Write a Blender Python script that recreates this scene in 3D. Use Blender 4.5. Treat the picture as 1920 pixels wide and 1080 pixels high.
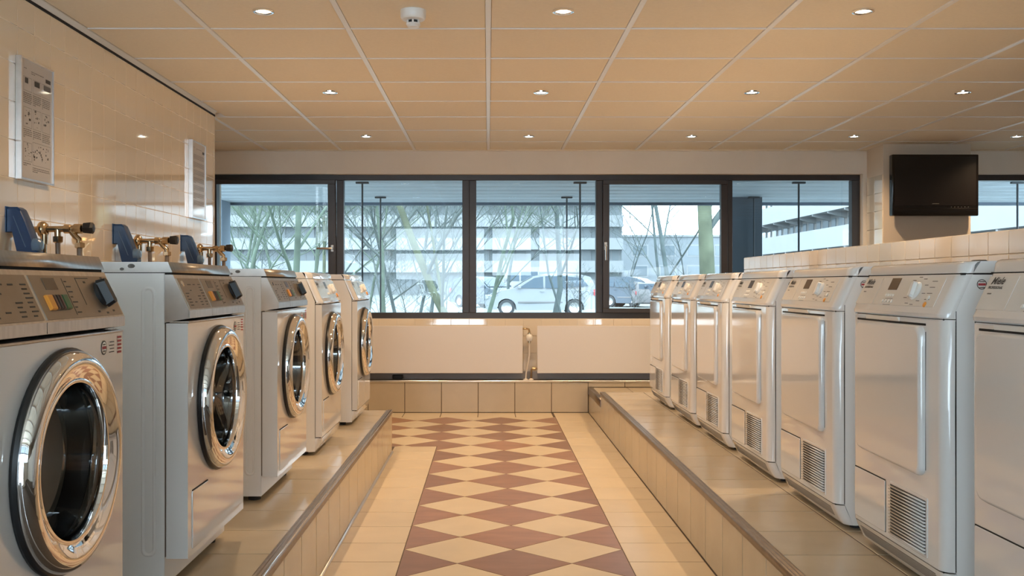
import bpy, bmesh, math, random
from mathutils import Vector, Matrix
random.seed(7)
for o in list(bpy.data.objects):
    bpy.data.objects.remove(o)
scene = bpy.context.scene
C = scene.collection

# ------------------------------------------------------------------ camera
F = 1800.0            # focal length in pixels of the 1920 x 1080 frame
EYE = 1.1             # camera height above the aisle floor
VPX, VPY = 915.5, 534.0
cam_d = bpy.data.cameras.new('camera')
cam = bpy.data.objects.new('camera', cam_d)
C.objects.link(cam)
cam.location = (0, 0, EYE)
cam.rotation_euler = (math.radians(90), 0, 0)
cam_d.sensor_width = 36.0
cam_d.lens = 36.0 * F / 1920.0
cam_d.shift_x = (960 - VPX) / 1920.0
cam_d.shift_y = -(540 - VPY) / 1920.0
cam_d.clip_start = 0.05
cam_d.clip_end = 600
scene.camera = cam

# ------------------------------------------------------------------ sky, sun, exposure
world = bpy.data.worlds.new('sky')
scene.world = world
world.use_nodes = True
wn = world.node_tree
bg = wn.nodes['Background']
bg.inputs[0].default_value = (0.69, 0.87, 1.0, 1)
bg.inputs[1].default_value = 8.8
sun_d = bpy.data.lights.new('sun', 'SUN')
sun = bpy.data.objects.new('sun', sun_d)
C.objects.link(sun)
sun_d.energy = 1.0
sun_d.angle = math.radians(3)
sun_d.color = (1.0, 0.95, 0.85)
sun.rotation_euler = (math.radians(52), 0, math.radians(-35))
scene.view_settings.view_transform = 'Standard'
scene.view_settings.look = 'None'
scene.view_settings.gamma = 1.0
scene.view_settings.use_curve_mapping = False
scene.view_settings.exposure = 0.0
LAMP_W = 57.0
LAMP_COL = (1.0, 0.70, 0.42)

# ------------------------------------------------------------------ materials
def mat(name, col, rough=0.5, metal=0.0, coat=0.0, var=0.0, noise=0.0, nscale=8.0, bump=0.0, bscale=200.0,
        emit=None, estr=0.0, spec=0.5, stretch=None):
    m = bpy.data.materials.new(name)
    m.use_nodes = True
    nt = m.node_tree
    b = nt.nodes['Principled BSDF']
    b.inputs['Base Color'].default_value = (*col, 1)
    b.inputs['Roughness'].default_value = rough
    b.inputs['Metallic'].default_value = metal
    b.inputs['Coat Weight'].default_value = coat
    b.inputs['Coat Roughness'].default_value = 0.05
    b.inputs['Specular IOR Level'].default_value = spec
    if emit:
        b.inputs['Emission Color'].default_value = (*emit, 1)
        b.inputs['Emission Strength'].default_value = estr
    tc = None
    if noise or bump:
        tc = nt.nodes.new('ShaderNodeTexCoord')
        mp = nt.nodes.new('ShaderNodeMapping')
        if stretch:
            mp.inputs['Scale'].default_value = stretch
        nt.links.new(tc.outputs['Object'], mp.inputs['Vector'])
        oo = nt.nodes.new('ShaderNodeObjectInfo')
        ml = nt.nodes.new('ShaderNodeMath'); ml.operation = 'MULTIPLY'; ml.inputs[1].default_value = 97.0
        nt.links.new(oo.outputs['Random'], ml.inputs[0])
        nt.links.new(ml.outputs[0], mp.inputs['Location'])
    last = None
    if noise:
        nz = nt.nodes.new('ShaderNodeTexNoise')
        nz.inputs['Scale'].default_value = nscale
        nz.inputs['Detail'].default_value = 5
        nt.links.new(mp.outputs['Vector'], nz.inputs['Vector'])
        mr = nt.nodes.new('ShaderNodeMapRange')
        mr.inputs['From Min'].default_value = 0.3
        mr.inputs['From Max'].default_value = 0.7
        mr.inputs['To Min'].default_value = 1 - noise
        mr.inputs['To Max'].default_value = 1 + noise
        nt.links.new(nz.outputs['Fac'], mr.inputs['Value'])
        last = mr.outputs['Result']
    if var:
        oi = nt.nodes.new('ShaderNodeObjectInfo')
        mr2 = nt.nodes.new('ShaderNodeMapRange')
        mr2.inputs['To Min'].default_value = 1 - var
        mr2.inputs['To Max'].default_value = 1 + var
        nt.links.new(oi.outputs['Random'], mr2.inputs['Value'])
        if last:
            mu = nt.nodes.new('ShaderNodeMath')
            mu.operation = 'MULTIPLY'
            nt.links.new(last, mu.inputs[0])
            nt.links.new(mr2.outputs['Result'], mu.inputs[1])
            last = mu.outputs[0]
        else:
            last = mr2.outputs['Result']
    if last:
        hs = nt.nodes.new('ShaderNodeHueSaturation')
        hs.inputs['Color'].default_value = (*col, 1)
        nt.links.new(last, hs.inputs['Value'])
        nt.links.new(hs.outputs['Color'], b.inputs['Base Color'])
    if bump:
        nb = nt.nodes.new('ShaderNodeTexNoise')
        nb.inputs['Scale'].default_value = bscale
        nb.inputs['Detail'].default_value = 3
        nt.links.new(mp.outputs['Vector'], nb.inputs['Vector'])
        bp = nt.nodes.new('ShaderNodeBump')
        bp.inputs['Strength'].default_value = bump
        bp.inputs['Distance'].default_value = 0.01
        nt.links.new(nb.outputs['Fac'], bp.inputs['Height'])
        nt.links.new(bp.outputs['Normal'], b.inputs['Normal'])
    return m

def glass_mat(name, tint, f0=0.05, rough=0.0):
    # clear sheet: mirror share rises with the viewing angle (Schlick), the rest passes straight through
    m = bpy.data.materials.new(name)
    m.use_nodes = True
    nt = m.node_tree
    nt.nodes.remove(nt.nodes['Principled BSDF'])
    out = nt.nodes['Material Output']
    tr = nt.nodes.new('ShaderNodeBsdfTransparent')
    tr.inputs[0].default_value = (*tint, 1)
    gl = nt.nodes.new('ShaderNodeBsdfGlossy')
    gl.inputs['Roughness'].default_value = rough
    lw = nt.nodes.new('ShaderNodeLayerWeight')
    lw.inputs['Blend'].default_value = 0.5
    pw = nt.nodes.new('ShaderNodeMath'); pw.operation = 'POWER'; pw.inputs[1].default_value = 5.0
    nt.links.new(lw.outputs['Facing'], pw.inputs[0])
    mr = nt.nodes.new('ShaderNodeMapRange')
    mr.inputs['To Min'].default_value = f0
    mr.inputs['To Max'].default_value = 0.95
    nt.links.new(pw.outputs[0], mr.inputs['Value'])
    mx = nt.nodes.new('ShaderNodeMixShader')
    nt.links.new(mr.outputs['Result'], mx.inputs[0])
    nt.links.new(tr.outputs[0], mx.inputs[1])
    nt.links.new(gl.outputs[0], mx.inputs[2])
    nt.links.new(mx.outputs[0], out.inputs['Surface'])
    return m

M = {}
M['plaster'] = mat('plaster', (0.80, 0.74, 0.66), 0.85, noise=0.03, nscale=3, bump=0.08, bscale=120)
M['plaster_beige'] = mat('plaster_beige', (0.66, 0.56, 0.45), 0.8, noise=0.03, nscale=3, bump=0.06, bscale=120)
M['grout'] = mat('grout', (0.55, 0.44, 0.32), 0.9, noise=0.1, nscale=20)
M['grout_dark'] = mat('grout_dark', (0.10, 0.07, 0.05), 0.9, noise=0.1, nscale=20)
M['wall_grout'] = mat('wall_grout', (0.80, 0.72, 0.62), 0.6, noise=0.05, nscale=20)
M['wall_tile'] = mat('wall_tile', (0.82, 0.70, 0.54), 0.04, var=0.02, bump=0.006, bscale=9, spec=0.9, coat=1.0)
M['wall_tile'].node_tree.nodes['Principled BSDF'].inputs['Coat IOR'].default_value = 2.0
M['knee_tile'] = mat('knee_tile', (0.66, 0.57, 0.46), 0.10, var=0.04, bump=0.010, bscale=9, spec=0.8, coat=0.6)
M['cream_tile'] = mat('cream_tile', (0.60, 0.485, 0.33), 0.30, var=0.045, noise=0.05, nscale=6)
M['step_tile'] = mat('step_tile', (0.50, 0.415, 0.30), 0.20, var=0.05, noise=0.06, nscale=5)
M['red_tile'] = mat('red_tile', (0.27, 0.135, 0.08), 0.30, var=0.20, noise=0.14, nscale=7, stretch=(1, 3, 1))
M['ceiling_tile'] = mat('ceiling_tile', (0.86, 0.77, 0.62), 0.95, var=0.015, noise=0.02, nscale=60, bump=0.1, bscale=300)
M['grid_white'] = mat('grid_white', (0.86, 0.85, 0.83), 0.35)
M['dark_gap'] = mat('dark_gap', (0.015, 0.013, 0.012), 0.9)
M['shade_strip'] = mat('shade_strip', (0.36, 0.33, 0.32), 0.5)
M['alu'] = mat('alu', (0.75, 0.75, 0.76), 0.28, metal=1.0, noise=0.05, nscale=30)
M['nosing'] = mat('nosing', (0.26, 0.22, 0.19), 0.36, metal=1.0, noise=0.15, nscale=25)
M['window_frame'] = mat('window_frame', (0.045, 0.042, 0.048), 0.38, noise=0.05, nscale=10)
M['pane'] = glass_mat('pane', (0.90, 0.96, 0.97), 0.07)
M['radiator'] = mat('radiator', (0.76, 0.72, 0.69), 0.35)
M['enamel'] = mat('enamel', (0.78, 0.76, 0.745), 0.10, coat=0.8, spec=0.6)
M['enamel_side'] = mat('enamel_side', (0.84, 0.83, 0.82), 0.25, noise=0.02, nscale=4)
M['enamel_plate'] = mat('enamel_plate', (0.74, 0.71, 0.67), 0.16, coat=0.2)
M['chrome'] = mat('chrome', (0.86, 0.86, 0.87), 0.045, metal=1.0)
M['steel'] = mat('steel', (0.52, 0.50, 0.48), 0.33, metal=1.0, noise=0.10, nscale=14, stretch=(1, 6, 1))
M['steel_panel'] = mat('steel_panel', (0.30, 0.25, 0.20), 0.38, metal=0.75, noise=0.06, nscale=18)
M['plinth_grey'] = mat('plinth_grey', (0.34, 0.33, 0.33), 0.4, metal=0.4)
M['rubber'] = mat('rubber', (0.012, 0.012, 0.013), 0.35)
M['black'] = mat('black', (0.012, 0.012, 0.014), 0.45)
M['black_matte'] = mat('black_matte', (0.02, 0.02, 0.021), 0.7)
M['drum'] = mat('drum', (0.20, 0.21, 0.22), 0.28, metal=1.0)
M['door_glass'] = glass_mat('door_glass', (0.60, 0.65, 0.67), 0.20)
M['orange'] = mat('orange', (0.85, 0.33, 0.04), 0.35)
M['yellow'] = mat('yellow', (0.75, 0.55, 0.22), 0.4)
M['green'] = mat('green', (0.03, 0.13, 0.05), 0.35)
M['brown'] = mat('brown', (0.07, 0.025, 0.02), 0.35)
M['display'] = mat('display', (0.10, 0.07, 0.05), 0.15)
M['print_dark'] = mat('print_dark', (0.05, 0.045, 0.04), 0.6)
M['print_grey'] = mat('print_grey', (0.14, 0.13, 0.12), 0.6)
M['print_red'] = mat('print_red', (0.45, 0.06, 0.07), 0.6)
M['white_plastic'] = mat('white_plastic', (0.84, 0.83, 0.80), 0.3)
M['paper'] = mat('paper', (0.50, 0.47, 0.45), 0.5, coat=1.0)
M['blue_plastic'] = mat('blue_plastic', (0.012, 0.05, 0.14), 0.28, noise=0.08, nscale=20)
M['blue_cap'] = mat('blue_cap', (0.10, 0.17, 0.27), 0.25)
M['brass'] = mat('brass', (0.55, 0.42, 0.27), 0.22, metal=1.0, noise=0.12, nscale=40)
M['hose'] = mat('hose', (0.20, 0.15, 0.11), 0.5)
M['tv'] = mat('tv', (0.006, 0.005, 0.005), 0.16)
M['tv_screen'] = mat('tv_screen', (0.008, 0.006, 0.006), 0.30)
M['lamp_glow'] = mat('lamp_glow', (1, 0.9, 0.75), 0.5, emit=(1.0, 0.86, 0.62), estr=14.0)
M['pipe_white'] = mat('pipe_white', (0.78, 0.72, 0.65), 0.4)
# outdoors
M['soffit'] = mat('soffit', (0.44, 0.50, 0.55), 0.6, var=0.10, noise=0.15, nscale=3, stretch=(1, 8, 1))
M['beam'] = mat('beam', (0.074, 0.104, 0.141), 0.6)
M['post'] = mat('post', (0.022, 0.030, 0.037), 0.45)
M['concrete'] = mat('concrete', (0.074, 0.092, 0.111), 0.85, noise=0.12, nscale=2)
M['concrete_blue'] = mat('concrete_blue', (0.200, 0.252, 0.311), 0.85, noise=0.05, nscale=2)
M['ground'] = mat('ground', (0.17, 0.18, 0.175), 0.95, noise=0.12, nscale=0.4)
M['facade'] = mat('facade', (0.20, 0.22, 0.23), 0.85, noise=0.04, nscale=0.6)
M['facade_white'] = mat('facade_white', (0.27, 0.275, 0.28), 0.7, noise=0.03, nscale=0.8)
M['far_parapet'] = mat('far_parapet', (0.232, 0.245, 0.255), 0.7, noise=0.03, nscale=0.8)  # close to the facade tone, distance haze put into the colour
M['far_window'] = mat('far_window', (0.165, 0.19, 0.205), 0.3)  # panes paled as well, with the haze in their colour
M['facade_pane'] = mat('facade_pane', (0.155, 0.18, 0.20), 0.12)
M['facade_brick'] = mat('facade_brick', (0.22, 0.215, 0.21), 0.85, noise=0.05, nscale=0.7)
M['far_facade'] = mat('far_facade', (0.21, 0.225, 0.24), 0.85, noise=0.04, nscale=0.6)
M['bark_green'] = mat('bark_green', (0.078, 0.102, 0.078), 0.95, noise=0.35, nscale=3, bump=0.4, bscale=25)
M['bark_grey'] = mat('bark_grey', (0.068, 0.085, 0.085), 0.95, noise=0.30, nscale=3, bump=0.4, bscale=25)
M['bark_moss'] = mat('bark_moss', (0.085, 0.095, 0.062), 0.95, noise=0.35, nscale=2, bump=0.4, bscale=18)
M['twig'] = mat('twig', (0.075, 0.09, 0.086), 0.95)
M['twig_green'] = mat('twig_green', (0.085, 0.112, 0.083), 0.95)
M['car_silver'] = mat('car_silver', (0.21, 0.225, 0.24), 0.45, coat=0.1)
M['car_blue'] = mat('car_blue', (0.055, 0.075, 0.10), 0.4)
M['car_white'] = mat('car_white', (0.24, 0.245, 0.25), 0.45)
M['car_pale'] = mat('car_pale', (0.16, 0.155, 0.16), 0.45)
M['car_glass'] = mat('car_glass', (0.06, 0.085, 0.11), 0.2, spec=0.2)
M['tyre'] = mat('tyre', (0.04, 0.043, 0.047), 0.8)
M['tail_light'] = mat('tail_light', (0.444, 0.044, 0.052), 0.2)
M['head_light'] = mat('head_light', (0.555, 0.592, 0.622), 0.1, metal=0.5)

# ------------------------------------------------------------------ mesh helpers
class MB:
    def __init__(s):
        s.v = []; s.f = []; s.m = []; s.fl = set()
    def poly(s, pts, m=0):
        n = len(s.v)
        s.v += [tuple(p) for p in pts]
        s.fl.add(len(s.f))
        s.f.append(tuple(range(n, n + len(pts)))); s.m.append(m)
        return s
    def mesh(s, verts, faces, m=0):
        n = len(s.v)
        s.v += [tuple(p) for p in verts]
        for f in faces:
            s.f.append(tuple(i + n for i in f)); s.m.append(m)
        return s
    def box(s, x0, x1, y0, y1, z0, z1, m=0):
        vs = [(x, y, z) for x in (x0, x1) for y in (y0, y1) for z in (z0, z1)]
        return s.mesh(vs, [(0, 1, 3, 2), (4, 6, 7, 5), (0, 4, 5, 1), (2, 3, 7, 6), (0, 2, 6, 4), (1, 5, 7, 3)], m)
    def rbox(s, x0, x1, y0, y1, z0, z1, r=0.004, seg=2, m=0):
        bm = bmesh.new()
        bmesh.ops.create_cube(bm, size=1.0)
        for v in bm.verts:
            v.co = Vector(((x0 + x1) / 2 + v.co.x * (x1 - x0), (y0 + y1) / 2 + v.co.y * (y1 - y0), (z0 + z1) / 2 + v.co.z * (z1 - z0)))
        bmesh.ops.bevel(bm, geom=list(bm.edges), offset=r, segments=seg, profile=0.5, affect='EDGES')
        bm.verts.index_update()
        bm.faces.ensure_lookup_table(); bm.faces.index_update()
        k0 = len(s.f)
        for f in bm.faces:
            f.normal_update()
            if max(abs(a) for a in f.normal) > 0.999: s.fl.add(k0 + f.index)
        s.mesh([v.co[:] for v in bm.verts], [[v.index for v in f.verts] for f in bm.faces], m)
        bm.free()
        return s
    def prism(s, pts, axis, a0, a1, m=0):
        # pts are 2-D; axis 'y': (x,z), 'x': (y,z), 'z': (x,y)
        def P(p, a):
            return {'y': (p[0], a, p[1]), 'x': (a, p[0], p[1]), 'z': (p[0], p[1], a)}[axis]
        n = len(pts)
        vs = [P(p, a0) for p in pts] + [P(p, a1) for p in pts]
        s.fl |= {len(s.f), len(s.f) + 1}
        fs = [tuple(range(n))[::-1], tuple(range(n, 2 * n))]
        fs += [(i, (i + 1) % n, n + (i + 1) % n, n + i) for i in range(n)]
        return s.mesh(vs, fs, m)
    def lathe(s, prof, axis='z', c=(0, 0, 0), n=32, m=0, close=False):
        # prof: (r, a); a runs along the axis from c
        def P(r, a, t):
            u, w = r * math.cos(t), r * math.sin(t)
            if axis == 'z': return (c[0] + u, c[1] + w, c[2] + a)
            if axis == 'x': return (c[0] + a, c[1] + u, c[2] + w)
            return (c[0] + u, c[1] + a, c[2] + w)
        vs = []; fs = []
        for (r, a) in prof:
            for k in range(n):
                vs.append(P(max(r, 1e-5), a, 2 * math.pi * k / n))
        L = len(prof)
        for i in range(L - 1 if not close else L):
            j = (i + 1) % L
            for k in range(n):
                k2 = (k + 1) % n
                fs.append((i * n + k, i * n + k2, j * n + k2, j * n + k))
        return s.mesh(vs, fs, m)
    def tube(s, path, radii, n=8, m=0, caps=True):
        path = [Vector(p) for p in path]
        if not isinstance(radii, (list, tuple)):
            radii = [radii] * len(path)
        vs = []; fs = []
        up = None
        for i, p in enumerate(path):
            if i == 0: d = path[1] - path[0]
            elif i == len(path) - 1: d = path[-1] - path[-2]
            else: d = path[i + 1] - path[i - 1]
            d.normalize()
            if up is None:
                up = Vector((0, 0, 1)) if abs(d.z) < 0.9 else Vector((1, 0, 0))
            a = d.cross(up)
            if a.length < 1e-4:
                a = d.cross(Vector((0, 1, 0)))
            a.normalize()
            b = a.cross(d); b.normalize()
            up = b
            for k in range(n):
                t = 2 * math.pi * k / n
                vs.append(tuple(p + (a * math.cos(t) + b * math.sin(t)) * radii[i]))
        for i in range(len(path) - 1):
            for k in range(n):
                k2 = (k + 1) % n
                fs.append((i * n + k, i * n + k2, (i + 1) * n + k2, (i + 1) * n + k))
        if caps:
            fs.append(tuple(range(n))[::-1])
            L = (len(path) - 1) * n
            fs.append(tuple(range(L, L + n)))
        return s.mesh(vs, fs, m)
    def data(s, name, mats, sx=1, recalc=True, angle=35):
        me = bpy.data.meshes.new(name)
        me.from_pydata([(v[0] * sx, v[1], v[2]) for v in s.v], [], s.f)
        for mm in (mats if isinstance(mats, (list, tuple)) else [mats]):
            me.materials.append(M[mm] if isinstance(mm, str) else mm)
        me.polygons.foreach_set('material_index', s.m)
        if recalc:
            bm = bmesh.new(); bm.from_mesh(me)
            bmesh.ops.recalc_face_normals(bm, faces=list(bm.faces))
            bm.to_mesh(me); bm.free()
        me.set_sharp_from_angle(angle=math.radians(angle))
        me.polygons.foreach_set('use_smooth', [i not in s.fl for i in range(len(me.polygons))])
        me.update()
        return me
    def build(s, name, mats, parent=None, loc=(0, 0, 0), sx=1, recalc=True, angle=35):
        me = s.data(name, mats, sx, recalc, angle)
        return link(name, me, parent, loc)

def link(name, me, parent=None, loc=(0, 0, 0)):
    o = bpy.data.objects.new(name, me)
    C.objects.link(o)
    o.location = loc
    if parent is not None:
        o.parent = parent
    return o

def empty(name, loc=(0, 0, 0)):
    o = bpy.data.objects.new(name, None)
    o.empty_display_size = 0.1
    C.objects.link(o)
    o.location = loc
    return o

def tag(o, label=None, cat=None, group=None, kind=None):
    if label: o['label'] = label
    if cat: o['category'] = cat
    if group: o['group'] = group
    if kind: o['kind'] = kind
    return o

def struct(o, label=None):
    o['kind'] = 'structure'
    if label: o['label'] = label
    return o

def copy_tree(o, parent=None):
    c = o.copy()
    C.objects.link(c)
    c.parent = parent
    for ch in [x for x in o.children]:
        copy_tree(ch, c)
    return c

def text_mesh(body, size, shear=0.0, bold=0.0):
    cu = bpy.data.curves.new('t', 'FONT')
    cu.body = body; cu.size = size; cu.shear = shear; cu.offset = bold
    cu.align_x = 'CENTER'; cu.align_y = 'CENTER'
    ob = bpy.data.objects.new('t', cu)
    C.objects.link(ob)
    dg = bpy.context.evaluated_depsgraph_get()
    me = bpy.data.meshes.new_from_object(ob.evaluated_get(dg))
    vs = [v.co[:2] for v in me.vertices]
    fs = [tuple(p.vertices) for p in me.polygons]
    bpy.data.objects.remove(ob); bpy.data.curves.remove(cu); bpy.data.meshes.remove(me)
    return vs, fs

def clip(poly, x0, x1, y0, y1):
    def cut(p, f, g):
        out = []
        for i in range(len(p)):
            a, b = p[i], p[(i + 1) % len(p)]
            fa, fb = f(a), f(b)
            if fa >= 0: out.append(a)
            if (fa > 0 and fb < 0) or (fa < 0 and fb > 0):
                t = fa / (fa - fb)
                out.append((a[0] + t * (b[0] - a[0]), a[1] + t * (b[1] - a[1])))
        return out
    for f in (lambda p: p[0] - x0, lambda p: x1 - p[0], lambda p: p[1] - y0, lambda p: y1 - p[1]):
        poly = cut(poly, f, None)
        if len(poly) < 3: return []
    return poly

_tiles = {}
def tile(parent, name, m, size, loc, bev=0.0015):
    # a tile with a bevelled edge, its mesh shared by all tiles of that size; loc is its low corner
    key = (name, m, tuple(round(a, 4) for a in size))
    if key not in _tiles:
        b = MB()
        b.rbox(0, size[0], 0, size[1], 0, size[2], min(bev, min(size) * 0.3), 1)
        _tiles[key] = b.data(name, m, angle=60)
    return link(name, _tiles[key], parent, loc)
# ------------------------------------------------------------------ room dimensions (metres)
CEIL = EYE + 1.176
YW = 8.40             # inner face of the window wall
YR = 8.25             # riser in front of the window wall
YF = 8.50             # plane of the window frames
YB = -1.3             # wall behind the camera
XL = -1.856           # tiled wall behind the washing machines
YLE = 6.52            # where that wall ends
XR = 6.0
PLAT = 0.275          # height of the platforms
XPL, XPR = -0.633, 0.862   # platform edges
YPL = 6.31            # end of the washer platform
YPR = 7.37            # end of the dryer platform
XK = 1.95             # low wall behind the dryers
def fx(px): return (px - VPX) * YF / F
def fz(py): return EYE - (py - VPY) * YF / F

# ---- floor
b = MB(); b.box(-3.6, XR, YB, YR, -0.12, -0.0012)
floor = struct(b.build('floor', 'grout_dark'), 'tiled aisle floor with a red and cream diamond strip')
G = 0.005
TF = 0.2782
y = 3.813 - 4 * TF
while y < 6.53 - 0.01:
    y1 = min(y + TF, 6.53)
    tile(floor, 'floor_tile', 'cream_tile', (0.290 - G, y1 - y - G, 0.012), (-0.639 + G / 2, y + G / 2, -0.012))
    y += TF
y = 3.813 - 4 * TF
while y < YR - 0.02:
    y1 = min(y + TF, YR)
    tile(floor, 'floor_tile', 'cream_tile', (0.303 - G / 2, y1 - y - G, 0.012), (0.557 + G / 2, y + G / 2, -0.012))
    y += TF
BX = [-0.7175 + 0.3152 * k for k in range(-4, 6)]
for k in range(len(BX) - 1):
    x0, x1 = BX[k], min(BX[k + 1], 0.557)
    if x1 - x0 > 0.02:
        tile(floor, 'floor_tile', 'cream_tile', (x1 - x0 - G, YR - 7.976 - G, 0.012), (x0 + G / 2, 7.976 + G / 2, -0.012))
HW, HD = 0.2265, 0.1993
def diamond(cx, cy, m):
    g = 0.0035
    P = [(cx - HW + g, cy), (cx, cy - HD + g), (cx + HW - g, cy), (cx, cy + HD - g)]
    if cx > -0.34:
        polys = [clip(P, -0.3475, 0.5555, 2.7, 7.975)]
    else:
        polys = [clip(P, -1.9, 0.5555, 6.5315, 7.975), clip(P, -0.3475, 0.5555, 2.7, 6.5315)]
    polys = [p for p in polys if len(p) >= 3]
    if not polys: return
    mb = MB()
    for p in polys:
        mb.prism([(q[0] - cx, q[1] - cy) for q in p], 'z', -0.012, 0.0)
    mb.build('diamond_tile', m, floor, (cx, cy, 0), angle=30)
for k in range(-3, 11):
    zc = 3.990 + k * 2 * HD
    for i in range(0, 6):
        diamond(0.3305 - 2 * HW * i, zc, 'cream_tile')
        diamond(0.557 - 2 * HW * i, zc + HD, 'red_tile')

# ---- platforms
def platform(name, x0, x1, y0, y1, z1, label):
    mb = MB(); mb.box(x0, x1, y0, y1, -0.02, z1 - 0.0015)
    return struct(mb.build(name, 'grout_dark'), label)
pl = platform('floor_left', XL, XPL - 0.0025, YB, YPL - 0.0025, PLAT, 'raised tiled platform under the washing machines')
pr = platform('floor_right', XPR + 0.0025, XK, YB, YPR, PLAT, 'raised tiled platform under the tumble dryers')
pr2 = platform('floor_right_low', XPR + 0.0025, XK + 3.8, YPR, YR, PLAT - 0.058, 'slightly lower end of the dryer platform')
pb = platform('floor_back', -3.6, XR, YR + 0.0025, YW + 0.02, PLAT, 'narrow tiled ledge under the radiators')
TP = 0.2825
for col in range(3):
    xa = XPL - 0.012 - 0.316 * (col + 1)
    y = 3.792 - 5 * TP
    while y < YPL - 0.02:
        y1 = min(y + TP, YPL)
        tile(pl, 'step_tile', 'step_tile', (0.316 - G, y1 - y - G, 0.010), (xa + G / 2, y + G / 2, PLAT - 0.010))
        y += TP
for col in range(2):
    xa = XPR + 0.012 + 0.316 * col
    y = 3.779 - 5 * TP
    while y < YPR - 0.02:
        y1 = min(y + TP, YPR)
        tile(pr, 'step_tile', 'step_tile', (0.316 - G, y1 - y - G, 0.010), (xa + G / 2, y + G / 2, PLAT - 0.010))
        y += TP
    for (ya, yb) in ((YPR, 7.65), (7.65, 7.95), (7.95, YR)):
        tile(pr2, 'step_tile', 'step_tile', (0.316 - G, yb - ya - G, 0.010), (xa + G / 2, ya + G / 2, PLAT - 0.068))
# risers
RZ = PLAT - 0.012
y = 3.813 - 5 * TF
while y < YPL - 0.02:
    y1 = min(y + TF, YPL)
    tile(pl, 'riser_tile', 'step_tile', (0.010, y1 - y - G, RZ - G), (XPL - 0.010, y + G / 2, G))
    y += TF
for k in range(4):      # end face of the washer platform
    tile(pl, 'riser_tile', 'step_tile', (0.305 - G, 0.010, RZ - G), (XPL - 0.012 - 0.305 * (k + 1), YPL - 0.010, G))
y = 3.813 - 5 * TF
while y < YPR - 0.02:
    y1 = min(y + TF, YPR)
    tile(pr, 'riser_tile', 'step_tile', (0.010, y1 - y - G, RZ - G), (XPR, y + G / 2, G))
    y += TF
for (ya, yb) in ((YPR, 7.80), (7.80, YR)):
    tile(pr2, 'riser_tile', 'step_tile', (0.010, yb - ya - G, RZ - 0.10), (XPR, ya + G / 2, G))
for k in range(len(BX) - 1):
    tile(pb, 'riser_tile', 'step_tile', (0.3152 - G, 0.010, RZ - G), (BX[k] + G / 2, YR, G))
x = BX[-1]
while x < 2.2:
    tile(pb, 'riser_tile', 'step_tile', (0.3152 - G, 0.010, RZ - (PLAT - 0.058) - G), (x + G / 2, YR, PLAT - 0.058 + G))
    x += 0.3152
# metal edge strips
def nosing_y(name, x_out, s, y0, y1, z, label, m='nosing', drop=0.020):
    # strip along y; s = +1 when the platform lies on the +x side of its edge
    mb = MB()
    pts = [(-0.004, -drop), (-0.004, 0.001), (-0.001, 0.004), (0.006, 0.004), (0.008, 0.0025), (0.013, 0.0025), (0.015, 0.004),
           (0.020, 0.004), (0.022, 0.0025), (0.027, 0.0025), (0.029, 0.004), (0.034, 0.004), (0.035, 0.000), (0.002, 0.0), (0.002, -drop)]
    mb.prism([(x_out + s * p[0], z + p[1]) for p in pts], 'y', y0, y1)
    o = struct(mb.build(name, m, angle=20), label)
    if s < 0:
        mb = MB(); mb.prism([(x_out + s * q[0], z + q[1]) for q in ((-0.002, 0.0035), (-0.0005, 0.0058), (0.0045, 0.0062), (0.006, 0.0042))], 'y', y0, y1)
        mb.build('bright_bead', 'chrome', o)
    return o
nosing_y('trim_1', XPL, -1, YB, YPL, PLAT, 'shiny metal edge strip along the washer platform')
nosing_y('trim_2', XPR, 1, YB, YPR, PLAT, 'ribbed metal edge strip along the dryer platform')
nosing_y('trim_3', XPR, 1, YPR - 0.02, YR, PLAT - 0.058, 'dark metal edge strip on the lower end of the dryer platform', 'nosing', 0.055)
mb = MB()
mb.prism([(YR - 0.004, PLAT - 0.014), (YR - 0.004, PLAT + 0.003), (YR + 0.03, PLAT + 0.003), (YR + 0.03, PLAT - 0.001), (YR, PLAT - 0.001), (YR, PLAT - 0.014)], 'x', -3.5, 3.2)
struct(mb.build('trim_4', 'alu', angle=20), 'light metal edge strip along the ledge under the radiators')
mb = MB(); mb.prism([(XPL + 0.010, 0.0005), (XPL + 0.010, 0.004), (XPL + 0.004, 0.006), (XPL + 0.0005, 0.012), (XPL + 0.0005, 0.0005)], 'y', 2.2, YPL)
struct(mb.build('trim_5', 'alu', angle=20), 'thin bright bead at the foot of the washer platform')

# ---- walls
def wall(name, boxes, m, label):
    mb = MB()
    for q in boxes: mb.box(*q)
    return struct(mb.build(name, m), label)
WX0, WX1 = fx(404), fx(1610)
WZ0, WZ1 = fz(597), fz(328.5)
W2X0 = 3.95
wall_back = wall('wall_back', [(-3.6, XR, YW, YW + 0.28, -0.12, WZ0), (-3.6, XR, YW, YW + 0.28, WZ1, CEIL + 0.25),
              (-3.6, WX0, YW, YW + 0.28, WZ0, WZ1), (WX1, W2X0, YW, YW + 0.28, WZ0, WZ1)], 'plaster', 'plastered wall with the long strip window')
wall_left = wall('wall_left', [(XL - 0.24, XL - 0.0022, YB - 0.25, YLE, -0.12, CEIL + 0.25)], 'wall_grout', 'glossy tiled wall behind the washing machines')
wall_far_left = wall('wall_alcove', [(-3.85, -3.6, YLE - 0.5, YW + 0.28, -0.12, CEIL + 0.25), (-3.6, XL - 0.24, YLE - 0.3, YLE - 0.06, -0.12, CEIL + 0.25)], 'plaster', 'plain wall of the alcove beside the window')
wall_right = wall('wall_right', [(XR, XR + 0.25, YB, YW + 0.28, -0.12, CEIL + 0.25)], 'plaster', 'plain side wall beyond the low tiled wall')
ops = [(-2.35, -1.95), (-1.80, -0.05), (0.05, 0.85), (0.95, 1.78)]  # widest opening enlarged nearly to the floor to throw daylight on the machines
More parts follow.
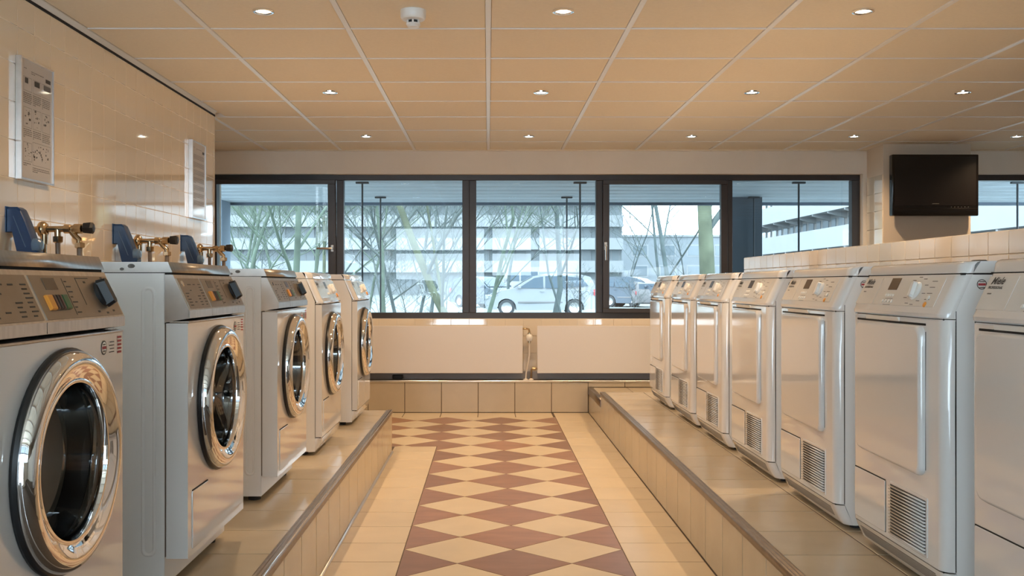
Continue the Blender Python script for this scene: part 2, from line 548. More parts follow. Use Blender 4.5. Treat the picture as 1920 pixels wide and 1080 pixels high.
bx = [(-0.05, XR, YB - 0.25, YB, -0.12, 1.25), (XL - 0.24, -0.05, YB - 0.25, YB, -0.12, 0.10), (XL - 0.24, -1.80, YB - 0.25, YB, 0.10, 0.45), (XL - 0.24, XR, YB - 0.25, YB, 2.22, CEIL + 0.25)]
edges = [XL - 0.24] + [e for o in ops[1:] for e in o] + [XR]
for i in range(0, len(edges), 2):
    bx.append((edges[i], edges[i + 1], YB - 0.25, YB, 0.45, 2.22))
wall_front = wall('wall_front', bx, 'plaster', 'wall with windows behind the viewer')
knee = wall('wall_low', [(XK + 0.0040, XK + 0.13, YB, 7.32, -0.12, EYE + 0.1055 * XK)], 'plaster', 'low tiled wall behind the row of dryers')
pillar = wall('wall_pillar', [(3.307 + 0.006, 4.045, 8.05, YW + 0.02, 0.0, CEIL + 0.05)], 'plaster_beige', 'plastered pillar carrying the television')

# wall tiles, each its own piece
TW, TH = 0.1415, 0.1505
z_line = EYE + (VPY - 427.5) * XL / (172 - VPX) * 1.0
z_line = EYE + 106.5 / 743.5 * 1.856
y_line = F * 1.856 / 743.5
ny = int((YLE - y_line) / TW)
for j in range(-3, 8):
    z0 = z_line + j * TH
    z1 = min(z0 + TH, CEIL - 0.035)
    if z1 - z0 < 0.02: continue
    y = y_line - 6 * TW
    while y < YLE - 0.005:
        y1 = min(y + TW, YLE)
        tile(wall_left, 'wall_tile', 'wall_tile', (0.007, y1 - y - 0.002, z1 - z0 - 0.002), (XL - 0.007, y + 0.001, z0 + 0.001))
        y += TW
ztop = EYE + 0.1055 * XK
for (za, zb) in ((ztop - 0.090, ztop), (ztop - 0.240, ztop - 0.090)):
    y = 7.32
    while y > 3.2:
        y0 = y - 0.149
        tile(knee, 'wall_tile', 'knee_tile', (0.007, 0.149 - 0.003, zb - za - 0.003), (XK - 0.001, y0 + 0.0015, za + 0.0015))
        y = y0
z = WZ0
for j in range(3):
    x = fx(813) - 9 * 0.158
    while x < 1.75:
        tile(wall_back, 'wall_tile', 'wall_tile', (0.158 - 0.002, 0.007, 0.150 - 0.002), (x + 0.001, YW - 0.006, z - 0.150 * (j + 1) + 0.001))
        x += 0.158
for j in range(9):
    for k in range(2):
        z0 = 2.03 - 0.152 * (j + 1)
        tile(pillar, 'wall_tile', 'wall_tile', (0.007, 0.17 - 0.002, 0.150), (3.307, 8.055 + 0.17 * k, z0))

mb = MB(); mb.box(-3.5, 3.2, YW - 0.014, YW - 0.001, PLAT, PLAT + 0.068)  # dark strip: shadow under the radiators put into its colour
struct(mb.build('shade_strip_back', 'shade_strip'), 'dark strip painted as the shadow below the radiators')

# ---- ceiling
b = MB(); b.box(-3.85, XR + 0.25, YB - 0.25, YW + 0.28, CEIL + 0.03, CEIL + 0.25)
ceiling = struct(b.build('ceiling', 'ceiling_tile'), 'suspended ceiling of large panels in a white grid')
GX, GY = 0.645, 0.5811
Y0 = 4.420
xs = [k * GX for k in range(-4, 10)]
ys = [Y0 + k * GY for k in range(-2, 8)]
for xg in xs:
    if -3.6 < xg < XR:
        y0 = YB if xg > XL else YLE
        mb = MB(); mb.box(-0.012, 0.012, y0, YW, 0, 0.028)
        mb.build('grid_bar', 'grid_white', ceiling, (xg, 0, CEIL))
k = -17
while Y0 + k * GY < YW - 0.05:
    yg = Y0 + k * GY
    if yg > YB:
        mb = MB(); mb.box(XL if yg < YLE else -3.6, XR, -0.006, 0.006, 0.001, 0.028)
        mb.build('grid_bar', 'grid_white', ceiling, (0, yg, CEIL))
    k += 1
for j in range(-2, 7):
    ya, yb = Y0 + j * GY, min(Y0 + (j + 1) * GY, YW)
    for i in range(-6, 10):
        xa, xb = i * GX, (i + 1) * GX
        if ya < YLE - 0.3: xa = max(xa, XL)
        else: xa = max(xa, -3.6)
        xb = min(xb, XR)
        if xb - xa < 0.05 or yb - ya < 0.05: continue
        tile(ceiling, 'ceiling_panel', 'ceiling_tile', (xb - xa - 0.026, yb - ya - 0.020, 0.016), (xa + 0.013, ya + 0.010, CEIL + 0.003 + random.random() * 0.002), 0.002)
mb = MB()
mb.prism([(XL, CEIL - 0.022), (XL + 0.004, CEIL - 0.022), (XL + 0.004, CEIL - 0.004), (XL + 0.013, CEIL - 0.004), (XL + 0.013, CEIL + 0.006), (XL, CEIL + 0.006)], 'y', YB, YLE)
struct(mb.build('trim_6', 'grid_white', angle=20), 'white angle strip where ceiling meets tiled wall')
mb = MB(); mb.box(XL - 0.007, XL + 0.001, YB, YLE, CEIL - 0.034, CEIL - 0.022)
struct(mb.build('trim_7', 'dark_gap'), 'dark shadow gap below the ceiling edge')
mb = MB(); mb.prism([(YW, CEIL - 0.006), (YW - 0.022, CEIL - 0.006), (YW - 0.022, CEIL + 0.006), (YW, CEIL + 0.006)], 'x', -3.6, XR)
struct(mb.build('trim_8', 'ceiling_tile', angle=20), 'edge strip where ceiling meets window wall')

# ---- windows
def bar(parent, name, x0, x1, z0, z1, y0=YF - 0.03, y1=YF + 0.05, m='window_frame', r=0.003):
    mb = MB(); mb.rbox(x0, x1, y0, y1, z0, z1, r, 1)
    return mb.build(name, m, parent, angle=50)
def pane(parent, x0, x1, z0, z1, yy=YF + 0.01):
    mb = MB(); mb.poly([(x0, yy, z0), (x1, yy, z0), (x1, yy, z1), (x0, yy, z1)])
    return mb.build('pane', 'pane', parent, recalc=False)
win = struct(empty('window_1', (0, 0, 0)), 'long dark framed strip window with five panes')
ztf, zbf = fz(339), fz(586)
bar(win, 'frame_rail', WX0, WX1, ztf, WZ1)
bar(win, 'frame_rail', WX0, WX1, WZ0, zbf)
for (a, c_) in ((404, 409), (632, 645), (867, 880), (880, 893), (1117, 1129), (1361, 1372), (1595, 1610)):
    bar(win, 'mullion', fx(a), fx(c_), zbf, ztf)
for (a, c_) in ((645, 867), (893, 1117), (1372, 1595)):
    pane(win, fx(a), fx(c_), zbf, ztf)
def sash(xa, xb, ga, gb, yoff, handle):
    s = empty('sash', (0, YF - 0.03, zbf)); s.parent = win
    zt, zb = fz(347) - zbf, fz(578) - zbf
    top = ztf - zbf
    y0, y1 = -0.035, 0.03
    mb = MB()
    mb.rbox(fx(xa), fx(xb), y0, y1, 0.0, zb, 0.003, 1)
    mb.rbox(fx(xa), fx(xb), y0, y1, zt, top, 0.003, 1)
    mb.rbox(fx(xa), fx(ga), y0, y1, zb, zt, 0.003, 1)
    mb.rbox(fx(gb), fx(xb), y0, y1, zb, zt, 0.003, 1)
    mb.build('sash_frame', 'window_frame', s, angle=50)
    mb = MB(); mb.poly([(fx(ga), 0, zb), (fx(gb), 0, zb), (fx(gb), 0, zt), (fx(ga), 0, zt)])
    mb.build('pane', 'pane', s, recalc=False)
    mb = MB()
    if handle == 'side':
        hx, hz = fx(626), fz(466) - zbf
        mb.rbox(hx - 0.013, hx + 0.013, y0 - 0.012, y0, hz - 0.03, hz + 0.03, 0.004, 2)
        mb.lathe([(0.0, -0.04), (0.012, -0.04), (0.013, -0.03), (0.011, -0.008), (0.011, 0)], 'y', (hx, y0, hz), 16)
        mb.tube([(hx, y0 - 0.034, hz), (hx - 0.03, y0 - 0.04, hz), (hx - 0.13, y0 - 0.04, hz)], [0.010, 0.010, 0.009], 8)
    else:
        hx, hz = fx(1134), fz(462) - zbf
        mb.rbox(hx - 0.013, hx + 0.013, y0 - 0.012, y0, hz - 0.035, hz + 0.035, 0.004, 2)
        mb.lathe([(0.0, -0.04), (0.012, -0.04), (0.013, -0.03), (0.011, -0.008), (0.011, 0)], 'y', (hx, y0, hz), 16)
        mb.tube([(hx, y0 - 0.034, hz), (hx, y0 - 0.04, hz - 0.03), (hx, y0 - 0.04, hz - 0.125)], [0.010, 0.010, 0.009], 8)
    mb.build('handle', 'steel', s)
    return s
s1 = sash(406, 632, 412, 618, 0, 'side')
s1.rotation_euler = (math.radians(2.2), 0, 0)
s4 = sash(1129, 1361, 1141, 1349, 0, 'down')
win2 = struct(empty('window_2', (0, 0, 0)), 'dark framed window beside the television pillar')
bar(win2, 'frame_rail', W2X0, XR, ztf, WZ1)
bar(win2, 'frame_rail', W2X0, XR, WZ0, zbf)
for xa in (W2X0, 5.25):
    bar(win2, 'mullion', xa, xa + 0.07, zbf, ztf)
pane(win2, W2X0 + 0.07, 5.25, zbf, ztf)
pane(win2, 5.32, XR, zbf, ztf)
win3 = struct(empty('window_3', (0, 0, 0)), 'row of windows behind the viewer, one enlarged for daylight')
for (xa, xb) in ops[1:]:
    mb = MB(); zs = 0.45 if xa < -1.7 else 1.25
    if xa < -1.7: mb.box(xa, xa + 0.05, YB - 0.15, YB - 0.09, 0.10, 0.45); mb.box(xb - 0.05, xb, YB - 0.15, YB - 0.09, 0.10, 0.45)
    for q in ((xa, xa + 0.03, zs, 2.22), (xb - 0.03, xb, zs, 2.22), (xa, xb, zs, zs + 0.03), (xa, xb, 2.19, 2.22), (xa, xb, 1.70, 1.76)):
        mb.box(q[0], q[1], YB - 0.15, YB - 0.09, q[2], q[3])
    mb.build('window_frame', 'window_frame', win3)
# ------------------------------------------------------------------ appliances
# local frame: d = depth into the machine from its front plane, y along the row (0 = near side), z above the platform
class Slope:
    def __init__(s, d0, z0, d1, z1):
        L = math.hypot(d1 - d0, z1 - z0)
        s.o = (d0, z0); s.e = ((d1 - d0) / L, (z1 - z0) / L); s.n = (-s.e[1], s.e[0]); s.L = L
    def P(s, y, t, h):
        return (s.o[0] + s.e[0] * t + s.n[0] * h, y, s.o[1] + s.e[1] * t + s.n[1] * h)
    def box(s, mb, y0, y1, t0, t1, h0, h1, m=0):
        vs = [s.P(y, t, h) for y in (y0, y1) for t in (t0, t1) for h in (h0, h1)]
        return mb.mesh(vs, [(0, 1, 3, 2), (4, 6, 7, 5), (0, 4, 5, 1), (2, 3, 7, 6), (0, 2, 6, 4), (1, 5, 7, 3)], m)
    def lathe(s, mb, y, t, prof, n=24, m=0):
        vs = []; fs = []
        for (r, h) in prof:
            for k in range(n):
                a = 2 * math.pi * k / n
                vs.append(s.P(y + max(r, 1e-5) * math.cos(a), t + max(r, 1e-5) * math.sin(a), h))
        for i in range(len(prof) - 1):
            for k in range(n):
                k2 = (k + 1) % n
                fs.append((i * n + k, i * n + k2, (i + 1) * n + k2, (i + 1) * n + k))
        return mb.mesh(vs, fs, m)
    def text(s, mb, body, size, y, t, h, di, shear=0.0, m=0, bold=0.0):
        vs, fs = text_mesh(body, size, shear, bold)
        return mb.mesh([s.P(y + di * u, t + v, h) for (u, v) in vs], fs, m)
    def grip(s, mb, y, t, ang, half, wid, h0, h1, m=0):
        ca, sa = math.cos(ang), math.sin(ang)
        vs = []
        for (hh, k) in ((h0, 1.0), (h1, 0.72)):
            for (a, c) in ((-1, -0.5), (-0.8, -1), (0.8, -1), (1, -0.5), (1, 0.5), (0.8, 1), (-0.8, 1), (-1, 0.5)):
                u, v = a * half * (0.6 + 0.4 * k), c * wid * k
                vs.append(s.P(y + u * sa + v * ca, t + u * ca - v * sa, hh))
        fs = [tuple(range(8)), tuple(range(8, 16))] + [(i, (i + 1) % 8, 8 + (i + 1) % 8, 8 + i) for i in range(8)]
        return mb.mesh(vs, fs, m)

def rounded_panel(mb, prof, w, r, m=0, n=6, back=None):
    # front skin swept along y with rounded vertical corners, closed at the back
    ys = []
    for k in range(n + 1):
        a = r * (1 - math.cos(math.pi / 2 * k / n))
        ys.append((a, r - math.sqrt(max(0, r * r - (r - a) ** 2))))
    full = [(a, o) for (a, o) in ys] + [(w - a, o) for (a, o) in reversed(ys)]
    L = len(prof); K = len(full)
    vs = [(d + o, yy, z) for (yy, o) in full for (d, z) in prof]
    fs = []
    for i in range(K - 1):
        for j in range(L - 1):
            fs.append((i * L + j, (i + 1) * L + j, (i + 1) * L + j + 1, i * L + j + 1))
    off = len(vs)
    vs += [(d + r + 0.001, yy, z) for yy in (0, w) for (d, z) in prof]
    for j in range(L - 1):
        fs.append((off + j, off + L + j, off + L + j + 1, off + j + 1))
        fs.append((j, off + j, off + j + 1, j + 1))
        fs.append(((K - 1) * L + j, off + L + j, off + L + j + 1, (K - 1) * L + j + 1))
    fs.append(tuple(i * L for i in range(K)) + (off + L, off))
    fs.append(tuple(i * L + L - 1 for i in range(K)) + (off + 2 * L - 1, off + L - 1))
    return mb.mesh(vs, fs, m)

def holed_panel(mb, w, z0, z1, cy, cz, R, d0, d1, m=0, n=64):
    angs = sorted([2 * math.pi * k / n for k in range(n)] + [math.atan2(zz - cz, yy - cy) % (2 * math.pi) for yy in (0, w) for zz in (z0, z1)])
    def rect(a):
        c, s_ = math.cos(a), math.sin(a)
        t = min([((w - cy) / c if c > 1e-9 else 1e9), (-cy / c if c < -1e-9 else 1e9), ((z1 - cz) / s_ if s_ > 1e-9 else 1e9), ((z0 - cz) / s_ if s_ < -1e-9 else 1e9)])
        return (cy + c * t, cz + s_ * t)
    K = len(angs)
    O = [rect(a) for a in angs]; I = [(cy + R * math.cos(a), cz + R * math.sin(a)) for a in angs]
    vs = [(d0, *p) for p in O] + [(d0, *p) for p in I] + [(d1, *p) for p in O] + [(d1, *p) for p in I]
    fs = []
    for k in range(K):
        j = (k + 1) % K
        fs += [(k, j, K + j, K + k), (2 * K + k, 2 * K + j, 3 * K + j, 3 * K + k), (k, j, 2 * K + j, 2 * K + k), (K + k, K + j, 3 * K + j, 3 * K + k)]
    return mb.mesh(vs, fs, m)

def rrect(w, h, r, n=5):
    pts = []
    for (cx, cy, a0) in ((w - r, h - r, 0), (r, h - r, 90), (r, r, 180), (w - r, r, 270)):
        for k in range(n + 1):
            a = math.radians(a0 + 90 * k / n)
            pts.append((cx + r * math.cos(a), cy + r * math.sin(a)))
    return pts

def slab(mb, y0, y1, z0, z1, r, d_back, d_front, bev, m=0, far=None):
    # rounded rectangle standing proud of a front, its front edge softened
    P = rrect(y1 - y0, z1 - z0, r)
    cy, cz = (y1 - y0) / 2, (z1 - z0) / 2
    rings = [(d_back, 0.0), (d_front + bev, 0.0), (d_front + bev * 0.3, bev * 0.3), (d_front, bev)]
    n = len(P); vs = []
    for (d, ins) in rings:
        for (a, c) in P:
            ka = (cy - ins) / cy; kc = (cz - ins) / cz
            yy = cy + (a - cy) * ka
            dd = d if far is None or d == d_back else d + (far - d_front) * (yy / (2 * cy))
            vs.append((dd, y0 + yy, z0 + cz + (c - cz) * kc))
    fs = []
    for i in range(len(rings) - 1):
        for k in range(n):
            fs.append((i * n + k, i * n + (k + 1) % n, (i + 1) * n + (k + 1) % n, (i + 1) * n + k))
    fs.append(tuple((len(rings) - 1) * n + k for k in range(n)))
    mb.fl.add(len(mb.f) + len(fs) - 1)
    return mb.mesh(vs, fs, m)

# ---------------------------------------------------------------- tumble dryer
DW = 0.615
def make_dryer():
    root = empty('tumble_dryer')
    s = 1
    mb = MB()
    mb.prism([(0.062, 0.016), (0.033, 0.086), (0.033, 0.735), (0.0275, 0.741), (0.0275, 0.749), (0.0315, 0.757), (0.0755, 0.851), (0.68, 0.850), (0.68, 0.016)], 'y', 0.0, DW)
    mb.build('cabinet', 'enamel_side', root, angle=20)
    mb = MB()
    rounded_panel(mb, [(0.046, 0.015), (0.036, 0.016), (0.026, 0.028), (0.009, 0.064), (0.002, 0.083)], DW, 0.030)
    pp = mb.build('plinth_panel', 'enamel', root)
    mb = MB()
    for k in range(7):
        t = 0.15 + 0.11 * k
        za = 0.030 + 0.044 * t; d = 0.0252 - 0.472 * (za - 0.030) - 0.0012
        mb.box(d, d + 0.004, 0.06, DW - 0.05, za, za + 0.0028)
    mb.build('vent_slots', 'print_grey', pp)
    mb = MB()
    rounded_panel(mb, [(0.0, 0.087), (0.0, 0.25), (-0.001, 0.5), (0.0, 0.731), (0.003, 0.7345)], DW, 0.030)
    fp = mb.build('front_panel', 'enamel', root)
    mb = MB(); mb.box(0.006, 0.03, 0.012, DW - 0.012, 0.0825, 0.088)
    mb.box(0.006, 0.03, 0.012, DW - 0.012, 0.733, 0.738)
    mb.box(0.0318, 0.0334, -0.0006, DW + 0.0006, 0.088, 0.757)
    mb.build('panel_gap', 'dark_gap', root)
    mb = MB()
    rounded_panel(mb, [(0.002, 0.7365), (-0.003, 0.740), (-0.004, 0.749), (0.0, 0.757), (0.045, 0.852)], DW, 0.030)
    fa = mb.build('fascia', 'enamel', root, angle=25)
    mb = MB(); mb.box(0.05, 0.4, 0.004, DW - 0.004, 0.850, 0.8556)
    mb.build('lid_gap', 'dark_gap', root)
    mb = MB()
    rounded_panel(mb, [(0.046, 0.855), (0.050, 0.876), (0.056, 0.883), (0.066, 0.886)], DW, 0.030)
    mb.prism([(0.0765, 0.8555), (0.0965, 0.886), (0.69, 0.886), (0.69, 0.8555)], 'y', 0.0, DW)
    mb.build('lid', 'enamel', root)
    # controls
    S = Slope(0.0, 0.757, 0.045, 0.852)
    mb = MB(); S.box(mb, 0.065, DW - 0.15, 0.010, S.L - 0.008, -0.001, 0.0012)
    S.box(mb, DW - 0.147, DW - 0.02, 0.010, S.L - 0.008, -0.001, 0.0012)
    mb.build('control_plate', 'enamel_plate', fa)
    yd = DW - 0.2475
    mb = MB(); S.box(mb, yd - 0.031, yd + 0.031, 0.058, 0.096, 0.0, 0.002)
    mb.build('display', 'display', fa)
    yk = DW - 0.405
    mb = MB(); S.lathe(mb, yk, 0.056, [(0.0, 0.0), (0.027, 0.0), (0.027, 0.003), (0.024, 0.006), (0.022, 0.008), (0, 0.008)], 28)
    S.grip(mb, yk, 0.056, 0.25, 0.025, 0.010, 0.006, 0.018)
    mb.build('program_knob', 'white_plastic', fa, angle=30)
    mb = MB(); S.lathe(mb, DW - 0.497, 0.016, [(0, 0.004), (0.006, 0.004), (0.0075, 0.003), (0.0075, 0)], 16)
    mb.build('start_button', 'orange', fa)
    mb = MB(); S.lathe(mb, DW - 0.50, 0.036, [(0, 0.004), (0.006, 0.004), (0.007, 0.003), (0.007, 0)], 16)
    mb.build('door_button', 'white_plastic', fa)
    mb = MB()
    for k in range(4): S.lathe(mb, yd + 0.025 - 0.016 * k, 0.042, [(0, 0.003), (0.004, 0.003), (0.005, 0)], 8)
    for k in range(4): S.lathe(mb, yd + 0.032 - 0.021 * k, 0.022, [(0, 0.003), (0.005, 0.003), (0.006, 0)], 8)
    mb.build('option_button', 'white_plastic', fa)
    mb = MB()
    S.text(mb, 'Miele', 0.026, DW - 0.066, 0.084, 0.0018, -1, 0.35, bold=0.0006)
    S.text(mb, 'PROFESSIONAL', 0.0095, DW - 0.066, 0.067, 0.0018, -1, 0.3, bold=0.0003)
    mb.build('lettering', 'print_dark', fa, recalc=False)
    mb = MB()
    rnd = random.Random(3)
    for k in range(9):       # program names around the knob, too small to read
        a = math.radians(-40 + 35 * k)
        yy, tt = yk - 0.055 * math.sin(a), 0.056 + 0.042 * math.cos(a)
        if 0.006 < tt < 0.099: S.box(mb, yy - 0.010, yy + 0.010, tt - 0.001, tt + 0.001, 0.0012, 0.0016)
    for k in range(4): S.box(mb, yk - 0.105, yk - 0.075, 0.030 + 0.018 * k, 0.032 + 0.018 * k, 0.0012, 0.0016)
    for k in range(3): S.box(mb, yd - 0.03, yd + 0.02, 0.030 - 0.010 * k, 0.0312 - 0.010 * k, 0.0012, 0.0016)
    S.box(mb, DW - 0.06, DW - 0.042, 0.050, 0.053, 0.0012, 0.0016)
    mb.build('scale_print', 'print_grey', fa, recalc=False)['kind'] = 'stuff'
    # door
    mb = MB()
    slab(mb, 0.100, 0.594, 0.312, 0.716, 0.030, 0.016, -0.018, 0.010, far=-0.001)
    door = mb.build('door', 'enamel', root, angle=60)
    mb = MB(); mb.rbox(-0.0012, 0.006, 0.098, 0.57, 0.716, 0.722, 0.001, 1)
    mb.rbox(-0.0010, 0.006, 0.0965, 0.1000, 0.33, 0.70, 0.001, 1)
    mb.build('door_gap', 'dark_gap', door)
    mb = MB(); mb.mesh([(-0.001, 0.26, 0.7215), (-0.001, 0.50, 0.7215), (0.0, 0.50, 0.7335), (0.0, 0.26, 0.7335), (-0.006, 0.265, 0.733), (-0.006, 0.495, 0.733)],
                       [(0, 1, 5, 4), (4, 5, 2, 3), (0, 4, 3), (1, 2, 5)])
    mb.build('door_grip', 'white_plastic', door)
    # service flap and vent
    mb = MB(); slab(mb, 0.3565, 0.5875, 0.099, 0.251, 0.006, 0.003, -0.003, 0.002)
    fl = mb.build('service_flap', 'enamel', root, angle=60)
    mb = MB(); mb.box(-0.0015, 0.003, 0.357, 0.587, 0.2505, 0.2540)
    mb.box(-0.0012, 0.003, 0.3550, 0.3566, 0.10, 0.2505)
    mb.build('flap_gap', 'dark_gap', fl)
    gr = MB()
    y0, y1, z0, z1 = 0.094, 0.3185, 0.106, 0.250
    slab(gr, y0 - 0.008, y1 + 0.008, z0 - 0.008, z1 + 0.008, 0.006, 0.003, -0.0025, 0.002)
    g = gr.build('vent_grille', 'enamel', root, angle=60)
    mb = MB(); mb.box(-0.0028, 0.001, y0, y1, z0, z1)
    mb.build('vent_backing', 'print_dark', g)
    sl = MB(); sl.prism([(0.0, 0.0), (-0.007, 0.0012), (-0.007, 0.0040), (0.0, 0.0046)], 'y', y0 + 0.001, y1 - 0.001)
    sm = sl.data('vent_slat', 'enamel')
    for k in range(16):
        link('vent_slat', sm, g, (-0.0025, 0, z0 + 0.002 + k * 0.009))
    # badge stickers on the near side, feet
    mb = MB()
    cd, cz = 0.098, 0.826
    def disc(cd, cz, r, m, n=20):
        mb.poly([(cd + r * math.cos(2 * math.pi * k / n), -0.0012 - 0.0002 * m, cz + r * math.sin(2 * math.pi * k / n)) for k in range(n)], m)
    disc(cd, cz, 0.0130, 0); disc(cd, cz, 0.0110, 1)
    for q in ((-0.010, 0.010, -0.003, 0.003, 2), (-0.007, 0.007, 0.006, 0.008, 0), (-0.007, 0.007, -0.009, -0.007, 0)):
        mb.poly([(cd + q[0], -0.002, cz + q[2]), (cd + q[1], -0.002, cz + q[2]), (cd + q[1], -0.002, cz + q[3]), (cd + q[0], -0.002, cz + q[3])], q[4])
    for (da, db, za, zb) in ((0.128, 0.131, 0.82, 0.832), (0.131, 0.150, 0.822, 0.824), (0.131, 0.150, 0.829, 0.831), (0.146, 0.158, 0.838, 0.84), (0.148, 0.158, 0.818, 0.82)):
        mb.poly([(da, -0.0015, za), (db, -0.0015, za), (db, -0.0015, zb), (da, -0.0015, zb)], 0)
    mb.build('badge_sticker', ['print_dark', 'white_plastic', 'print_red'], root, recalc=False)
    ft = MB(); ft.lathe([(0, 0), (0.022, 0), (0.022, 0.012), (0.010, 0.014), (0.010, 0.022), (0, 0.022)], 'z', (0, 0, 0), 14)
    fm = ft.data('foot', 'black_matte')
    for (a, c) in ((0.09, 0.05), (0.09, DW - 0.05), (0.63, 0.05), (0.63, DW - 0.05)):
        link('foot', fm, root, (a, c, 0))
    return root

XFD = 1.165
dl = ['white tumble dryer closest to the window at the far end of its row',
      'white tumble dryer second from the window in the right row',
      'white tumble dryer third from the window in the right row',
      'white tumble dryer in the middle of the right row, fourth from the window',
      'white tumble dryer fifth from the window, third from the picture edge',
      'large white tumble dryer with a grille, next to the cut-off one',
      'white tumble dryer cut off by the right picture edge']
dryer = None
for i, dx in enumerate((302.3, 342.0, 389.3, 454.5, 546.0, 682.5, 902.5)):
    o = make_dryer() if dryer is None else copy_tree(dryer)
    dryer = dryer or o
    o.location = (XFD, XFD * F / dx - DW, PLAT)
    tag(o, dl[i], 'dryer', 'tumble dryers in a row on the right platform')

# ---------------------------------------------------------------- washing machines
def round_door(root, cy, cz, sx, thick=1.0):
    R = 0.206
    mb = MB()
    A = -1.0   # outward is -d
    def L(mb, prof, n=64, m=0, close=False):
        mb.lathe([(r, A * a) for (r, a) in prof], 'x', (0, cy, cz), n, m, close)
    L(mb, [(0.19, 0.0), (0.212, 0.001), (0.213, 0.006), (0.210, 0.012), (0.196, 0.013)])
    mb.build('door_seal', 'rubber', root, sx=sx)
    mb = MB()
    L(mb, [(0.148, -0.010), (0.202, 0.009), (0.2065, 0.011), (0.2065, 0.020), (0.2015, 0.029), (0.196, 0.034), (0.187, 0.0365), (0.177, 0.035), (0.160, 0.026),
           (0.155, 0.024), (0.151, 0.0255), (0.147, 0.0245), (0.1445, 0.018), (0.143, 0.000), (0.148, -0.010)], 96)
    door = mb.build('door', 'chrome', root, sx=sx, angle=40)
    mb = MB()
    L(mb, [(0.1455, 0.012), (0.141, -0.005), (0.134, -0.045), (0.122, -0.085), (0.098, -0.108), (0.05, -0.118), (0.0, -0.120)], 64)
    mb.build('door_glass', 'door_glass', door, sx=sx)
    mb = MB()
    L(mb, [(0.172, -0.001), (0.160, -0.010), (0.151, -0.030), (0.147, -0.060), (0.142, -0.090), (0.150, -0.100), (0.165, -0.102), (0.215, -0.106)], 48)
    mb.build('gasket', 'rubber', root, sx=sx)
    mb = MB()
    L(mb, [(0.205, -0.108), (0.232, -0.125), (0.234, -0.40), (0.225, -0.415), (0.05, -0.42), (0.0, -0.40)], 48)
    dr = mb.build('drum', 'drum', root, sx=sx)
    mb = MB()
    for k in range(3):
        a = math.radians(35 + 120 * k)
        c = (cy + 0.215 * math.cos(a), cz + 0.215 * math.sin(a))
        mb.tube([(0.14, *c), (0.40, *c)], 0.024, 8)
    mb.build('drum_rib', 'drum', dr, sx=sx)

def feet(root, sx, w, d1=0.62):
    ft = MB(); ft.lathe([(0, 0), (0.024, 0), (0.024, 0.010), (0.010, 0.013), (0.010, 0.026), (0, 0.026)], 'z', (0, 0, 0), 14)
    fm = ft.data('foot', 'black_matte')
    for (a, c) in ((0.10, 0.055), (0.10, w - 0.055), (d1, 0.055), (d1, w - 0.055)):
        link('foot', fm, root, (sx * a, c, 0))

